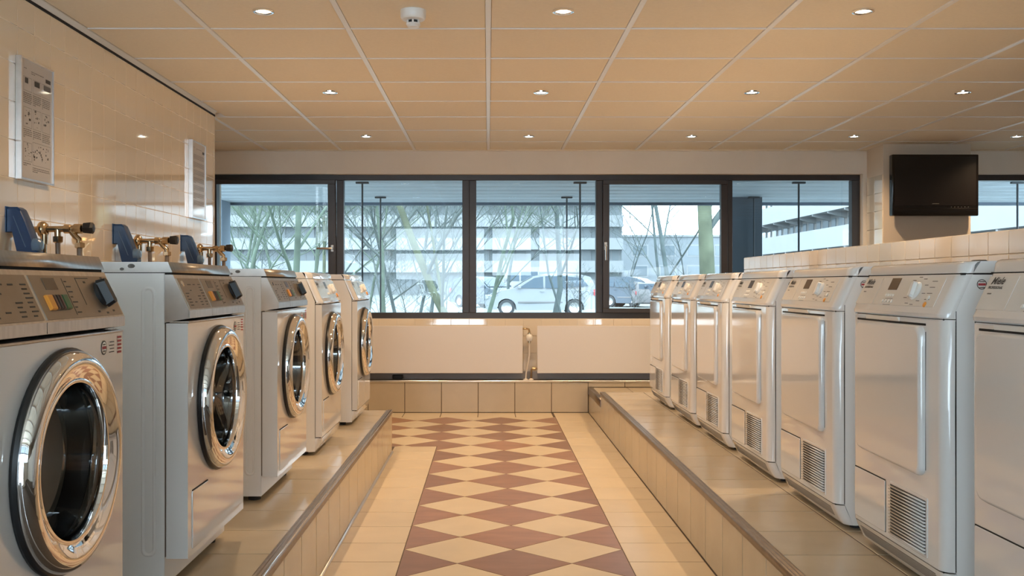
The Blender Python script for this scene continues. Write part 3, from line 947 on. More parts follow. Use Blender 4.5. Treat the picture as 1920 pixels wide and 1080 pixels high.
WW = 0.578
def make_old_washer():
    root = empty('washing_machine')
    sx = -1
    B = lambda mb, name, m, par=None, **k: mb.build(name, m, par or root, sx=sx, **k)
    mb = MB()          # cabinet: open towards the front panel
    z0, z1 = 0.022, 0.856
    vs = [(d, yy, z) for d in (0.062, 0.70) for yy in (0, WW) for z in (z0, z1)]
    mb.mesh(vs, [(4, 6, 7, 5), (0, 4, 5, 1), (2, 3, 7, 6), (0, 2, 6, 4), (1, 5, 7, 3)])
    mb.box(0.062, 0.064, 0.0, WW, z0, 0.10); mb.box(0.062, 0.064, 0.0, WW, 0.72, z1)
    cab = B(mb, 'cabinet', 'enamel_side')
    for (da, db) in ((0.085, 0.125), (0.190, 0.46), (0.52, 0.66)):
        mb = MB()
        P = rrect(db - da, 0.72, 0.016, 4); n = len(P)
        rings = [(0.0005, 0.0), (-0.0035, 0.003), (-0.0035, 0.006), (0.0005, 0.010)]
        vs = []
        ca, cc = (db - da) / 2, 0.36
        for (yy, ins) in rings:
            for (a, c) in P:
                vs.append((da + ca + (a - ca) * (ca - ins) / ca, yy, 0.10 + cc + (c - cc) * (cc - ins) / cc))
        fs = [(i * n + k, i * n + (k + 1) % n, (i + 1) * n + (k + 1) % n, (i + 1) * n + k) for i in range(3) for k in range(n)]
        mb.mesh(vs, fs)
        B(mb, 'side_rib', 'enamel_side', cab, angle=60)
    mb = MB(); mb.box(0.0595, 0.0618, -0.0008, WW + 0.0008, 0.10, 0.72); B(mb, 'panel_gap', 'hose')
    mb = MB()
    holed_panel(mb, WW, 0.095, 0.722, WW / 2, 0.4935, 0.172, 0.0, 0.058)
    fp = B(mb, 'front_panel', 'enamel', angle=40)
    mb = MB(); mb.rbox(-0.003, 0.05, 0.0, WW, 0.7225, 0.728, 0.002, 2); B(mb, 'front_ledge', 'steel')
    round_door(root, WW / 2, 0.4935, sx)
    mb = MB(); slab(mb, 0.034, 0.180, 0.112, 0.268, 0.004, 0.002, -0.003, 0.0015)
    fl = B(mb, 'service_flap', 'enamel', None, angle=60)
    mb = MB(); mb.box(-0.002, 0.003, 0.036, 0.178, 0.2675, 0.2710); B(mb, 'flap_gap', 'dark_gap', fl)
    mb = MB(); mb.box(0.078, 0.10, 0.004, WW - 0.004, 0.022, 0.097); B(mb, 'plinth', 'plinth_grey')
    # sloping control fascia
    mb = MB()
    mb.prism([(0.062, 0.724), (0.030, 0.730), (-0.004, 0.7355), (-0.004, 0.757), (0.0405, 0.852), (0.062, 0.852)], 'y', 0.0, WW)
    fa = B(mb, 'fascia', 'steel', None, angle=20)
    S = Slope(-0.004, 0.757, 0.0405, 0.852)
    ysp = 0.208
    mb = MB(); S.box(mb, 0.010, ysp - 0.006, 0.004, 0.094, 0.0, 0.0015); S.box(mb, ysp + 0.006, WW - 0.008, 0.004, 0.094, 0.0, 0.0015)
    B(mb, 'control_plate', 'steel_panel', fa)
    mb = MB(); mb.box(-0.0055, 0.0, 0.0, ysp - 0.002, 0.7365, 0.7565); mb.box(-0.0055, 0.0, ysp + 0.001, WW, 0.7365, 0.7565)
    B(mb, 'fascia_strip', 'steel', fa)
    mb = MB(); S.box(mb, 0.262, 0.312, 0.064, 0.088, 0.001, 0.0025); B(mb, 'display', 'display', fa)
    for k, mm in enumerate(('orange', 'brown', 'black', 'brown', 'green')):
        wk = 0.024 if k in (0, 4) else 0.011
        yk = (0.240, 0.2655, 0.278, 0.2905, 0.303)[k]
        mb = MB()
        vs = [S.P(y, t, h) for (h, q) in ((0.0, 0.0), (0.006, 0.0), (0.008, 0.002)) for (y, t) in ((yk + q, 0.022 + q), (yk + wk - q, 0.022 + q), (yk + wk - q, 0.052 - q), (yk + q, 0.052 - q))]
        mb.mesh(vs, [(8, 9, 10, 11)] + [(i * 4 + j, i * 4 + (j + 1) % 4, i * 4 + 4 + (j + 1) % 4, i * 4 + 4 + j) for i in range(2) for j in range(4)])
        ob = B(mb, 'push_button', mm, fa)
        if mm == 'orange': ob['label'] = 'orange push button'
    yk = 0.503
    mb = MB(); S.lathe(mb, yk, 0.052, [(0.0, 0.0), (0.028, 0.0), (0.028, 0.004), (0.025, 0.008), (0, 0.008)], 28)
    S.grip(mb, yk, 0.052, -0.10, 0.031, 0.0125, 0.006, 0.024)
    B(mb, 'program_knob', 'black', fa, angle=30)
    mb = MB()
    rnd = random.Random(5)
    for c, y0 in enumerate((0.030, 0.078, 0.126, 0.170)):
        for k in range(8):
            ln = rnd.uniform(0.014, 0.03)
            if c < 3 and rnd.random() < 0.3: continue
            S.box(mb, y0, y0 + ln, 0.012 + 0.0088 * k, 0.0148 + 0.0088 * k, 0.0015, 0.002)
    for k in range(7):
        S.box(mb, 0.352, 0.362 + rnd.uniform(0, 0.012), 0.014 + 0.011 * k, 0.0165 + 0.011 * k, 0.0015, 0.002)
    S.box(mb, 0.345, 0.3465, 0.010, 0.088, 0.0015, 0.002)
    S.box(mb, 0.408, 0.4095, 0.030, 0.090, 0.0015, 0.002); S.box(mb, 0.408, 0.470, 0.088, 0.0895, 0.0015, 0.002)
    for (a, c) in ((0.545, 0.03), (0.548, 0.06), (0.535, 0.088), (0.45, 0.012), (0.49, 0.008), (0.525, 0.012), (0.44, 0.078)):
        S.box(mb, a, a + 0.010, c, c + 0.004, 0.0015, 0.002)
    B(mb, 'control_print', 'print_dark', fa, recalc=False)['kind'] = 'stuff'
    mb = MB(); S.lathe(mb, 0.040, 0.078, [(0, 0.003), (0.008, 0.003), (0.009, 0.0015)], 16)
    B(mb, 'emblem', 'chrome', fa)
    # lid
    mb = MB()
    mb.prism([(0.70, 0.858), (0.0405, 0.858), (0.053, 0.886), (0.70, 0.886)], 'y', -0.002, WW + 0.002)
    lid = B(mb, 'lid', 'steel', None, angle=20)
    mb = MB(); mb.box(0.045, 0.69, 0.003, WW - 0.003, 0.852, 0.8585); B(mb, 'lid_gap', 'dark_gap')
    mb = MB()
    mb.poly([(0.15 + 0.010 * math.cos(k * 0.5236), -0.0026, 0.875 + 0.006 * math.sin(k * 0.5236)) for k in range(12)])
    mb.poly([(0.175 + 0.006 * math.cos(k * 0.5236), -0.0026, 0.867 + 0.004 * math.sin(k * 0.5236)) for k in range(12)])
    B(mb, 'worn_spot', 'print_grey', lid, recalc=False)
    # sticker: round badge and red lettering
    mb = MB()
    def rect(y0, y1, z0, z1, m, h=0.0012):
        mb.poly([(-h, y0, z0), (-h, y1, z0), (-h, y1, z1), (-h, y0, z1)], m)
    for (r, m, h) in ((0.015, 0, 0.0008), (0.0125, 1, 0.0010)):
        mb.poly([(-h, 0.475 + r * math.cos(2 * math.pi * k / 20), 0.694 + r * math.sin(2 * math.pi * k / 20)) for k in range(20)], m)
    rect(0.464, 0.486, 0.691, 0.697, 2); rect(0.468, 0.482, 0.700, 0.702, 0); rect(0.468, 0.482, 0.686, 0.688, 0)
    for k in range(4): rect(0.500 + 0.004 * (k % 2), 0.528, 0.682 + 0.007 * k, 0.684 + 0.007 * k, 0)
    for k in range(5): rect(0.546, 0.568, 0.678 + 0.008 * k, 0.6825 + 0.008 * k, 2)
    B(mb, 'sticker', ['print_dark', 'white_plastic', 'print_red'], fp, recalc=False)
    feet(root, sx, WW)
    return root

NW = 0.595
def make_new_washer():
    root = empty('washing_machine')
    sx = -1
    B = lambda mb, name, m, par=None, **k: mb.build(name, m, par or root, sx=sx, **k)
    mb = MB()
    prof = [(0.033, 0.020), (0.033, 0.742), (0.078, 0.852), (0.68, 0.852), (0.68, 0.020)]
    n = 5
    vs = [(p[0], yy, p[1]) for yy in (0, NW) for p in prof]
    mb.mesh(vs, [(0, 1, 2, 3, 4), (5, 6, 7, 8, 9), (3, 4, 9, 8), (4, 0, 5, 9), (1, 2, 7, 6), (2, 3, 8, 7)])
    B(mb, 'cabinet', 'enamel_side', None, angle=20)
    mb = MB(); rounded_panel(mb, [(0.036, 0.018), (0.016, 0.040), (0.004, 0.066), (0.001, 0.086)], NW, 0.03)
    B(mb, 'plinth_panel', 'enamel')
    mb = MB(); holed_panel(mb, NW, 0.090, 0.728, NW / 2, 0.475, 0.172, 0.0, 0.031)
    fp = B(mb, 'front_panel', 'enamel', None, angle=40)
    mb = MB(); mb.box(0.006, 0.03, 0.005, NW - 0.005, 0.085, 0.0915); mb.box(0.006, 0.05, 0.005, NW - 0.005, 0.727, 0.733)
    mb.box(0.0315, 0.033, -0.0012, NW + 0.0012, 0.09, 0.742)
    B(mb, 'panel_gap', 'dark_gap')
    round_door(root, NW / 2, 0.475, sx)
    mb = MB(); rounded_panel(mb, [(0.002, 0.732), (-0.003, 0.737), (-0.003, 0.744), (0.002, 0.752), (0.046, 0.852)], NW, 0.030)
    fa = B(mb, 'fascia', 'enamel', None, angle=25)
    mb = MB(); rounded_panel(mb, [(0.047, 0.856), (0.050, 0.876), (0.056, 0.883), (0.066, 0.886)], NW, 0.030)
    mb.prism([(0.0775, 0.8565), (0.0965, 0.886), (0.69, 0.886), (0.69, 0.8565)], 'y', 0.0, NW)
    B(mb, 'lid', 'enamel')
    S = Slope(0.002, 0.752, 0.046, 0.852)
    mb = MB(); S.box(mb, 0.02, NW - 0.02, 0.010, S.L - 0.008, -0.001, 0.0012); B(mb, 'control_plate', 'enamel', fa)
    mb = MB(); S.box(mb, 0.245, 0.305, 0.058, 0.094, 0.0, 0.002); B(mb, 'display', 'display', fa)
    mb = MB(); S.lathe(mb, 0.435, 0.056, [(0.0, 0.0), (0.027, 0.0), (0.027, 0.003), (0.024, 0.007), (0, 0.008)], 24)
    S.grip(mb, 0.435, 0.056, 0.3, 0.025, 0.010, 0.006, 0.018)
    B(mb, 'program_knob', 'white_plastic', fa, angle=30)
    mb = MB(); S.lathe(mb, 0.52, 0.020, [(0, 0.006), (0.009, 0.006), (0.011, 0.004), (0.011, 0)], 16); B(mb, 'start_button', 'orange', fa)
    mb = MB()
    for k in range(4): S.lathe(mb, 0.25 + 0.018 * k, 0.03, [(0, 0.003), (0.005, 0.003), (0.006, 0)], 8)
    B(mb, 'option_button', 'white_plastic', fa)
    mb = MB(); S.text(mb, 'Miele', 0.026, 0.06, 0.084, 0.0016, 1, 0.35, bold=0.0006); S.text(mb, 'PROFESSIONAL', 0.0085, 0.06, 0.068, 0.0016, 1, 0.3)
    B(mb, 'lettering', 'print_dark', fa, recalc=False)
    mb = MB(); slab(mb, 0.040, 0.200, 0.110, 0.262, 0.006, 0.002, -0.003, 0.002); fl = B(mb, 'service_flap', 'enamel', None, angle=60)
    mb = MB(); mb.box(-0.002, 0.003, 0.042, 0.198, 0.2615, 0.265); B(mb, 'flap_gap', 'dark_gap', fl)
    feet(root, sx, NW)
    return root

wl = ['washing machine with a steel fascia, cut off by the left picture edge',
      'washing machine with a steel fascia and worn lid, second from the picture edge',
      'washing machine with a steel fascia in the middle of the left row',
      'all-white washing machine standing between the steel-fascia ones and the last one',
      'all-white washing machine at the far end, closest to the window']
ow = make_old_washer(); ws = [ow, copy_tree(ow), copy_tree(ow)]
nw = make_new_washer(); ws += [nw, copy_tree(nw)]
for o, l, (x, y) in zip(ws, wl, ((-0.80, 1.522), (-0.80, 2.557), (-0.80, 3.643), (-0.802, 4.627), (-0.767, 5.625))):
    o.location = (x, y, PLAT)
    tag(o, l, 'washing machine', 'washing machines in a row on the left platform')
# ------------------------------------------------------------------ ceiling downlights
def make_downlight():
    root = empty('downlight')
    mb = MB(); mb.lathe([(0.030, 0.002), (0.032, -0.004), (0.040, -0.006), (0.046, -0.004), (0.047, 0.004)], 'z', (0, 0, 0), 32)
    mb.build('trim_ring', 'chrome', root)
    mb = MB(); mb.lathe([(0.033, 0.0), (0.026, 0.0005), (0.0, 0.0005)], 'z', (0, 0, -0.001), 24)
    mb.build('bulb', 'lamp_glow', root, recalc=False)
    ld = bpy.data.lights.new('spot', 'SPOT')
    ld.energy = LAMP_W; ld.color = LAMP_COL; ld.spot_size = math.radians(140); ld.spot_blend = 0.9; ld.shadow_soft_size = 0.025
    lo = bpy.data.objects.new('spot', ld); C.objects.link(lo); lo.parent = root
    lo.location = (0, 0, -0.012)
    return root
LX = [-0.9675, 0.3225, 1.6125, 2.9025, 4.1925]
LY = [Y0 - GY / 2 + 3 * GY * k for k in (0, 1, 2)]
rown = ['frontmost row', 'middle row', 'row by the window']
coln = ['left wall side', 'aisle side', 'over the dryers', 'beyond the low wall', 'far right side']
dlab = {(0, 0): 'round ceiling downlight of the front row, nearest the tiled wall', (0, 1): 'round ceiling downlight of the front row over the aisle',
        (0, 2): 'round ceiling downlight of the front row above the dryers', (1, 0): 'round ceiling downlight of the middle row, nearest the tiled wall',
        (1, 1): 'round ceiling downlight of the middle row over the aisle', (1, 2): 'round ceiling downlight of the middle row above the dryers',
        (1, 3): 'round ceiling downlight of the middle row, close to the picture edge', (2, 0): 'round ceiling downlight of the window row, nearest the tiled wall',
        (2, 1): 'round ceiling downlight of the window row over the aisle', (2, 2): 'round ceiling downlight of the window row above the dryers',
        (2, 3): 'round ceiling downlight of the window row in front of the pillar', (2, 4): 'round ceiling downlight of the window row past the television'}
dproto = None
for k in range(-4, 3):
    if k < 0: continue
    for i, lx in enumerate(LX):
        if k < 0 and i > 3: continue
        ly = Y0 - GY / 2 + 3 * GY * k
        o = make_downlight() if dproto is None else copy_tree(dproto)
        dproto = dproto or o
        o.location = (lx, ly, CEIL + 0.001)
        tag(o, dlab.get((k, i)) or {(0, 3): 'round ceiling downlight of the front row just beyond the picture edge', (0, 4): 'round ceiling downlight of the front row farthest beyond the picture edge'}.get((k, i), 'round ceiling downlight of the middle row beyond the picture edge'), 'downlight', 'ceiling downlights')

# smoke detector
sd = empty('smoke_detector', (-0.3225, 4.13, CEIL + 0.006))
mb = MB(); mb.lathe([(0, 0), (0.054, 0), (0.056, -0.006), (0.054, -0.034), (0.048, -0.042), (0.030, -0.046), (0, -0.046)], 'z', (0, 0, 0), 36)
mb.build('base', 'white_plastic', sd)
mb = MB(); mb.lathe([(0.024, -0.044), (0.024, -0.060), (0, -0.060)], 'z', (0, 0, 0), 24); mb.build('sensor_chamber', 'black_matte', sd)
mb = MB()
for k in range(6):
    a = math.radians(60 * k + 30)
    mb.tube([(0.0265 * math.cos(a), 0.0265 * math.sin(a), -0.044), (0.0265 * math.cos(a), 0.0265 * math.sin(a), -0.061)], 0.0045, 6)
mb.lathe([(0.030, -0.058), (0.031, -0.064), (0.024, -0.074), (0, -0.076)], 'z', (0, 0, 0), 24)
mb.build('cap', 'white_plastic', sd)
tag(sd, 'white round smoke detector on the ceiling', 'smoke detector')

# ------------------------------------------------------------------ television on the pillar
tv = empty('television', (3.6945, 7.96, EYE + 0.57))
w2, h = 0.3575, 0.508
mb = MB(); mb.rbox(-w2, w2, -0.03, 0.035, 0.0, h, 0.008, 2); body = mb.build('housing', 'tv', tv)
mb = MB(); mb.rbox(-w2 + 0.022, w2 - 0.022, -0.032, -0.028, 0.085, h - 0.020, 0.001, 1); mb.build('screen', 'tv_screen', tv)
mb = MB(); mb.prism([(-0.031, 0.005), (-0.036, 0.030), (-0.034, 0.060), (-0.029, 0.064), (-0.029, 0.005)], 'x', -w2 + 0.01, w2 - 0.01); mb.build('speaker_bar', 'tv', tv)
mb = MB()
mb.box(-0.028, 0.028, -0.0325, -0.032, 0.098, 0.103)
mb.build('maker_mark', 'print_grey', tv)
mb = MB()
for k in range(6): mb.lathe([(0, -0.0335), (0.003, -0.033), (0.003, -0.031)], 'y', (0.13 + 0.028 * k, 0, 0.073), 8)
mb.build('control_button', 'alu', tv)
mb = MB(); mb.box(-0.15, 0.15, 0.035, 0.089, 0.12, 0.40); mb.build('wall_bracket', 'black_matte', tv)
tag(tv, 'black flat television mounted on the plastered pillar', 'television')

# ------------------------------------------------------------------ radiators
def radiator(x0, x1, label):
    r = empty('radiator', (x0, 8.28, 0.3365))
    w, hh = x1 - x0, 0.41
    mb = MB(); mb.rbox(0, w, 0, 0.012, 0, hh, 0.004, 2); mb.build('front_plate', 'radiator', r)
    mb = MB(); mb.rbox(0.004, w - 0.004, 0.012, 0.085, 0.012, hh - 0.012, 0.006, 2); mb.build('core', 'radiator', r)
    mb = MB()
    k = 0.02
    while k < w - 0.02:
        mb.box(k, k + 0.008, 0.015, 0.083, hh - 0.012, hh - 0.004); k += 0.03
    mb.build('top_grille', 'radiator', r)
    mb = MB()
    for k in (0.12, w - 0.12): mb.box(k, k + 0.03, 0.085, 0.108, hh - 0.12, hh - 0.03)
    mb.build('bracket', 'radiator', r)
    return tag(r, label, 'radiator', 'panel radiators under the window')
radiator(-1.25, 0.297, 'flat cream panel radiator under the window, on the washer side of the pipe')
radiator(0.422, 2.05, 'flat cream panel radiator under the window, on the dryer side of the pipe')
v = empty('radiator_valve', (0.352, 8.315, PLAT))
mb = MB(); mb.tube([(-0.055, 0, 0.445), (-0.02, 0, 0.445), (0.0, 0, 0.44), (0.004, 0, 0.425), (0.004, 0, 0.400)], 0.008, 10)
mb.lathe([(0, 0), (0.013, 0), (0.013, 0.012), (0, 0.012)], 'z', (0.004, 0, 0.398), 6)
mb.lathe([(0, 0), (0.012, 0), (0.012, 0.026), (0, 0.026)], 'z', (0.004, 0, 0.320), 6)
mb.build('fitting', 'brass', v)
mb = MB(); mb.lathe([(0, -0.014), (0.019, -0.012), (0.027, 0.0), (0.029, 0.016), (0.027, 0.032), (0.018, 0.044), (0, 0.047)], 'z', (0.004, -0.004, 0.352), 24); mb.build('valve_head', 'white_plastic', v)
mb = MB(); mb.tube([(0.004, 0, 0.325), (0.004, 0, 0.22), (-0.006, 0, 0.15), (-0.024, 0, 0.06), (-0.028, 0, 0.0)], 0.007, 10)
mb.lathe([(0.007, 0.014), (0.022, 0.006), (0.024, 0.0)], 'z', (-0.028, 0, 0.0), 16)
mb.build('supply_pipe', 'pipe_white', v)
tag(v, 'white round thermostat valve on a thin bent pipe between radiators', 'valve')
v2 = empty('return_valve', (0.385, 8.315, PLAT))
mb = MB(); mb.tube([(0.04, 0, 0.10), (0.0, 0, 0.10), (-0.012, 0, 0.09), (-0.014, 0, 0.03), (-0.014, 0, 0.0)], 0.0075, 10)
mb.lathe([(0, 0), (0.013, 0), (0.013, 0.03), (0, 0.03)], 'x', (-0.005, 0, 0.10), 8)
mb.build('fitting', 'brass', v2)
mb = MB(); mb.lathe([(0.007, 0.016), (0.022, 0.006), (0.024, 0.0)], 'z', (-0.014, 0, 0.0), 16); mb.build('floor_rosette', 'pipe_white', v2)
tag(v2, 'small brass elbow valve at the foot of the radiator pipe', 'valve')
bxo = empty('wall_socket_box', (-0.79, 8.36, PLAT))
mb = MB(); mb.rbox(-0.045, 0.045, 0, 0.035, 0.003, 0.040, 0.003, 1); mb.build('box', 'black_matte', bxo)
mb = MB(); mb.rbox(-0.030, 0.030, -0.003, 0.001, 0.010, 0.033, 0.001, 1); mb.build('cover', 'black', bxo)
tag(bxo, 'small dark box on the ledge below the radiator', 'box')

# ------------------------------------------------------------------ framed notices on the tiled wall
def notice(y0, label, seed, cols):
    W, H = 0.285, 0.485
    r = empty('framed_notice', (XL + 0.001, y0, EYE + 0.417))
    mb = MB()
    t = 0.024
    for q in ((0, W, 0, 0.007), (0, W, H - 0.007, H), (0, 0.007, 0.007, H - 0.007), (W - 0.007, W, 0.007, H - 0.007)):
        mb.box(0, t, q[0], q[1], q[2], q[3])
    mb.build('frame', 'alu', r)
    mb = MB(); mb.box(0.004, 0.019, 0.006, W - 0.006, 0.006, H - 0.006); mb.build('sheet', 'paper', r)
    rn = random.Random(seed)
    mb = MB()
    def rc(a, b_, c, d, m=0):
        mb.poly([(0.0194, a, c), (0.0194, b_, c), (0.0194, b_, d), (0.0194, a, d)], m)
    def outline(a, b_, c, d):
        e = 0.0012
        rc(a, b_, c, c + e, 1); rc(a, b_, d - e, d, 1); rc(a, a + e, c, d, 1); rc(b_ - e, b_, c, d, 1)
    def lines(a, b_, z_top, n, pitch=0.0075):
        for k in range(n):
            zz = z_top - pitch * k
            x = a
            while x < b_ - 0.006:
                ln = rn.uniform(0.006, 0.018)
                rc(x, min(x + ln, b_), zz - 0.0032, zz, 1)
                x += ln + 0.0025
                if k == n - 1 and rn.random() < 0.3: break
    rc(0.215, 0.260, H - 0.066, H - 0.050, 0)
    lines(0.03, 0.06, H - 0.04, 1); lines(0.09, 0.20, H - 0.045, 2)
    if cols == 3:
        for c in range(3):
            a = 0.025 + 0.080 * c
            rc(a + 0.012, a + 0.040 + 0.018 * c, H - 0.100, H - 0.078, 0 if c < 2 else 1)
            outline(a, a + 0.070, H - 0.13, H - 0.075)
            lines(a, a + 0.070, H - 0.138, 6)
            outline(a, a + 0.070, H - 0.275, H - 0.195)
            for k in range(10):
                yy, zz = a + rn.uniform(0.006, 0.05), H - rn.uniform(0.205, 0.265)
                rc(yy, yy + rn.uniform(0.002, 0.016), zz, zz + rn.uniform(0.001, 0.010), rn.randint(0, 1))
            lines(a, a + 0.070, H - 0.282, 5)
        outline(0.025, 0.095, 0.075, 0.150); outline(0.102, 0.260, 0.065, 0.158)
        for k in range(46):
            yy, zz = rn.uniform(0.032, 0.245), rn.uniform(0.080, 0.145)
            rc(yy, yy + rn.uniform(0.002, 0.012), zz, zz + rn.uniform(0.001, 0.010), rn.randint(0, 1))
        lines(0.025, 0.090, 0.068, 2); lines(0.102, 0.25, 0.056, 3)
    else:
        for k in range(7):
            lines(0.03, 0.255, H - 0.085 - 0.048 * k, 5, 0.0078)
    mb.build('print', ['print_dark', 'print_grey'], r, recalc=False)['kind'] = 'stuff'
    return tag(r, label, 'notice', 'framed notices on the tiled wall')
notice(3.766, 'framed instruction sheet with small drawings on the tiled wall', 3, 3)
notice(5.947, 'framed text sheet at the window end of the tiled wall', 8, 1)

# ------------------------------------------------------------------ blue wall units and brass taps above the washing machines
def wall_unit(y, label):
    r = empty('dosing_unit', (XL, y, EYE))
    mb = MB()
    P = [(0.0, 0.300), (0.042, 0.300), (0.056, 0.290), (0.076, 0.245), (0.104, 0.170), (0.122, 0.125), (0.116, 0.09), (0.050, 0.085), (0.022, 0.205), (0.0, 0.205)]
    t = 0.030
    n = len(P)
    cx = sum(p[0] for p in P) / n; cz = sum(p[1] for p in P) / n
    rings = [(-t, 0.90), (-t + 0.006, 1.0), (t - 0.006, 1.0), (t, 0.90)]
    vs = [((cx + (p[0] - cx) * k), yy, cz + (p[1] - cz) * k) for (yy, k) in rings for p in P]
    fs = [tuple(range(n)), tuple(range(3 * n, 4 * n))] + [(i * n + k, i * n + (k + 1) % n, (i + 1) * n + (k + 1) % n, (i + 1) * n + k) for i in range(3) for k in range(n)]
    mb.mesh(vs, fs)
    mb.build('housing', 'blue_plastic', r, angle=30)
    mb = MB(); mb.box(-0.0, 0.004, -0.034, 0.034, 0.202, 0.302); mb.build('wall_plate', 'blue_plastic', r)
    mb = MB(); mb.tube([(0.030, -t - 0.001, 0.265), (0.078, -t - 0.001, 0.145)], 0.0018, 6); mb.build('seam', 'blue_cap', r)
    mb = MB(); mb.lathe([(0.0, 0.026), (0.018, 0.024), (0.026, 0.016), (0.028, 0.004), (0.028, -0.006)], 'x', (0.108, -0.010, 0.152), 24)
    mb.build('round_cap', 'blue_cap', r)
    return tag(r, label, 'wall unit', 'blue wall units above the washing machines')
def tap(y, label):
    r = empty('brass_tap', (XL, y, EYE + 0.222))
    mb = MB()
    mb.tube([(0.0, 0, 0.0), (0.225, 0, 0.004)], 0.0125, 12)
    mb.lathe([(0.012, 0.052), (0.030, 0.054), (0.033, 0.062), (0.033, 0.070), (0.026, 0.080), (0.014, 0.084)], 'x', (0, 0, 0), 24)
    mb.lathe([(0.012, 0.150), (0.018, 0.152), (0.018, 0.176), (0.013, 0.180)], 'x', (0, 0, 0.002), 8)
    mb.lathe([(0.012, 0.19), (0.020, 0.192), (0.020, 0.222), (0.012, 0.226)], 'x', (0, 0, 0.003), 8)
    mb.tube([(0.125, 0, 0.0), (0.125, 0, -0.05)], 0.013, 10)
    mb.lathe([(0.012, -0.026), (0.021, -0.028), (0.021, -0.050), (0.014, -0.054)], 'z', (0.125, 0, 0), 6)
    mb.tube([(0.175, 0, -0.002), (0.200, -0.004, -0.030), (0.213, -0.006, -0.040), (0.215, -0.006, -0.070)], 0.012, 10)
    mb.lathe([(0.012, -0.052), (0.021, -0.054), (0.021, -0.072), (0.013, -0.076)], 'z', (0.215, -0.006, 0), 6)
    mb.tube([(0.075, -0.01, -0.02), (0.075, -0.012, -0.06)], 0.014, 10)
    mb.build('valve_body', 'brass', r, angle=40)
    mb = MB(); mb.lathe([(0.0, 0.272), (0.016, 0.270), (0.026, 0.262), (0.023, 0.232), (0.017, 0.228), (0.0, 0.228)], 'x', (0, 0, 0.006), 6)
    mb.build('handwheel', 'black', r, angle=20)
    for (px, py, pz, m, rr) in ((0.125, 0, -0.05, 'hose', 0.010), (0.215, -0.006, -0.07, 'hose', 0.011), (0.075, -0.012, -0.05, 'brass', 0.010)):
        mb = MB(); mb.tube([(px, py, pz), (px + 0.002, py, pz - 0.08), (px + 0.004, py + 0.01, pz - 0.22), (px - 0.02, py + 0.02, pz - 0.40)], rr, 10)
        mb.build('hose', m, r)
    return tag(r, label, 'tap', 'brass taps above the washing machines')
wall_unit(3.72, 'blue angled plastic wall unit close to the framed instruction sheet')
wall_unit(4.77, 'blue angled plastic wall unit between the other two')
wall_unit(5.82, 'blue angled plastic wall unit closest to the window')
tap(3.86, 'brass tap with black handwheel beside the frontmost blue unit')
tap(4.91, 'brass tap with black handwheel beside the middle blue unit')
tap(5.96, 'brass tap with black handwheel closest to the window')

# small loose fitting on the tiled low wall, behind the dryers
pg = empty('cable_plug', (1.80, 3.52, PLAT + 0.8865))
mb = MB(); mb.rbox(-0.02, 0.02, -0.03, 0.03, 0, 0.030, 0.008, 2); mb.build('plug_body', 'black_matte', pg)
mb = MB(); mb.rbox(-0.014, 0.014, -0.08, -0.034, 0, 0.024, 0.006, 2); mb.build('yellow_cap', 'yellow', pg)
tag(pg, 'small black and yellow plug lying on a dryer top by the low wall', 'plug')
# ------------------------------------------------------------------ outdoors
GZ = -0.10
def px_at(px, y): return (px - VPX) * y / F
mb = MB(); mb.poly([(-260, 8.70, GZ), (260, 8.70, GZ), (260, 420, GZ), (-260, 420, GZ)])
struct(mb.build('ground', 'ground', recalc=False), 'pale ground and car park outside the window')
# covered walkway: soffit boards, edge beam, rods
SZ = EYE + 1.1
mb = MB(); mb.box(-4.2, 9.5, YW + 0.28, 12.95, SZ + 0.03, SZ + 0.35)
can = struct(mb.build('ceiling_canopy', 'beam'), 'blue-grey boarded canopy outside the window')
for k in range(20):
    y0 = 8.72 + 0.208 * k
    tile(can, 'soffit_board', 'soffit', (13.4, 0.200, 0.02), (-4.1, y0, SZ + 0.004 * (k % 2)), 0.004)
mb = MB(); mb.box(-4.2, 9.5, 12.86, 12.96, SZ - 0.032, SZ + 0.35)
mb.build('edge_beam', 'beam', can)
mb = MB(); mb.box(-4.1, 9.4, YB - 2.2, YB - 0.25, CEIL + 0.02, CEIL + 0.22)  # unseen slab, added to keep direct sun out of the windows behind
struct(mb.build('sun_blocker', 'beam'), 'added slab keeping the sun out of the windows behind the viewer')
pc = {(-1, 0): 'outer', }
names_p = {-1.345: 'behind the second pane', 0.98: 'behind the middle pane', 3.315: 'behind the fifth pane', 5.65: 'behind the window past the television'}
for X, nm in names_p.items():
    for Y, rw in ((10.25, 'thicker dark steel rod close to the glass, '), (11.98, 'thinner dark steel rod farther out, ')):
        r = empty('steel_rod', (X, Y, GZ))
        mb = MB(); mb.lathe([(0.0105, 0.0), (0.0105, SZ - GZ)], 'z', (0, 0, 0), 10); mb.build('rod', 'post', r)
        mb = MB(); mb.rbox(-0.07, 0.07, -0.02, 0.02, SZ - GZ - 0.022, SZ - GZ - 0.001, 0.004, 1); mb.build('top_plate', 'post', r)
        tag(r, rw + nm, 'rod', 'steel rods under the canopy')
mb = MB(); mb.box(3.06, 3.438, 12.05, 12.40, GZ, SZ)
struct(mb.build('pillar_outside', 'concrete'), 'dark concrete pillar outside behind the fifth pane')
mb = MB(); mb.box(-3.95, -3.455, 12.45, 12.86, GZ, SZ)
struct(mb.build('pillar_outside', 'concrete_blue'), 'pale blue concrete pillar outside behind the tilted sash')

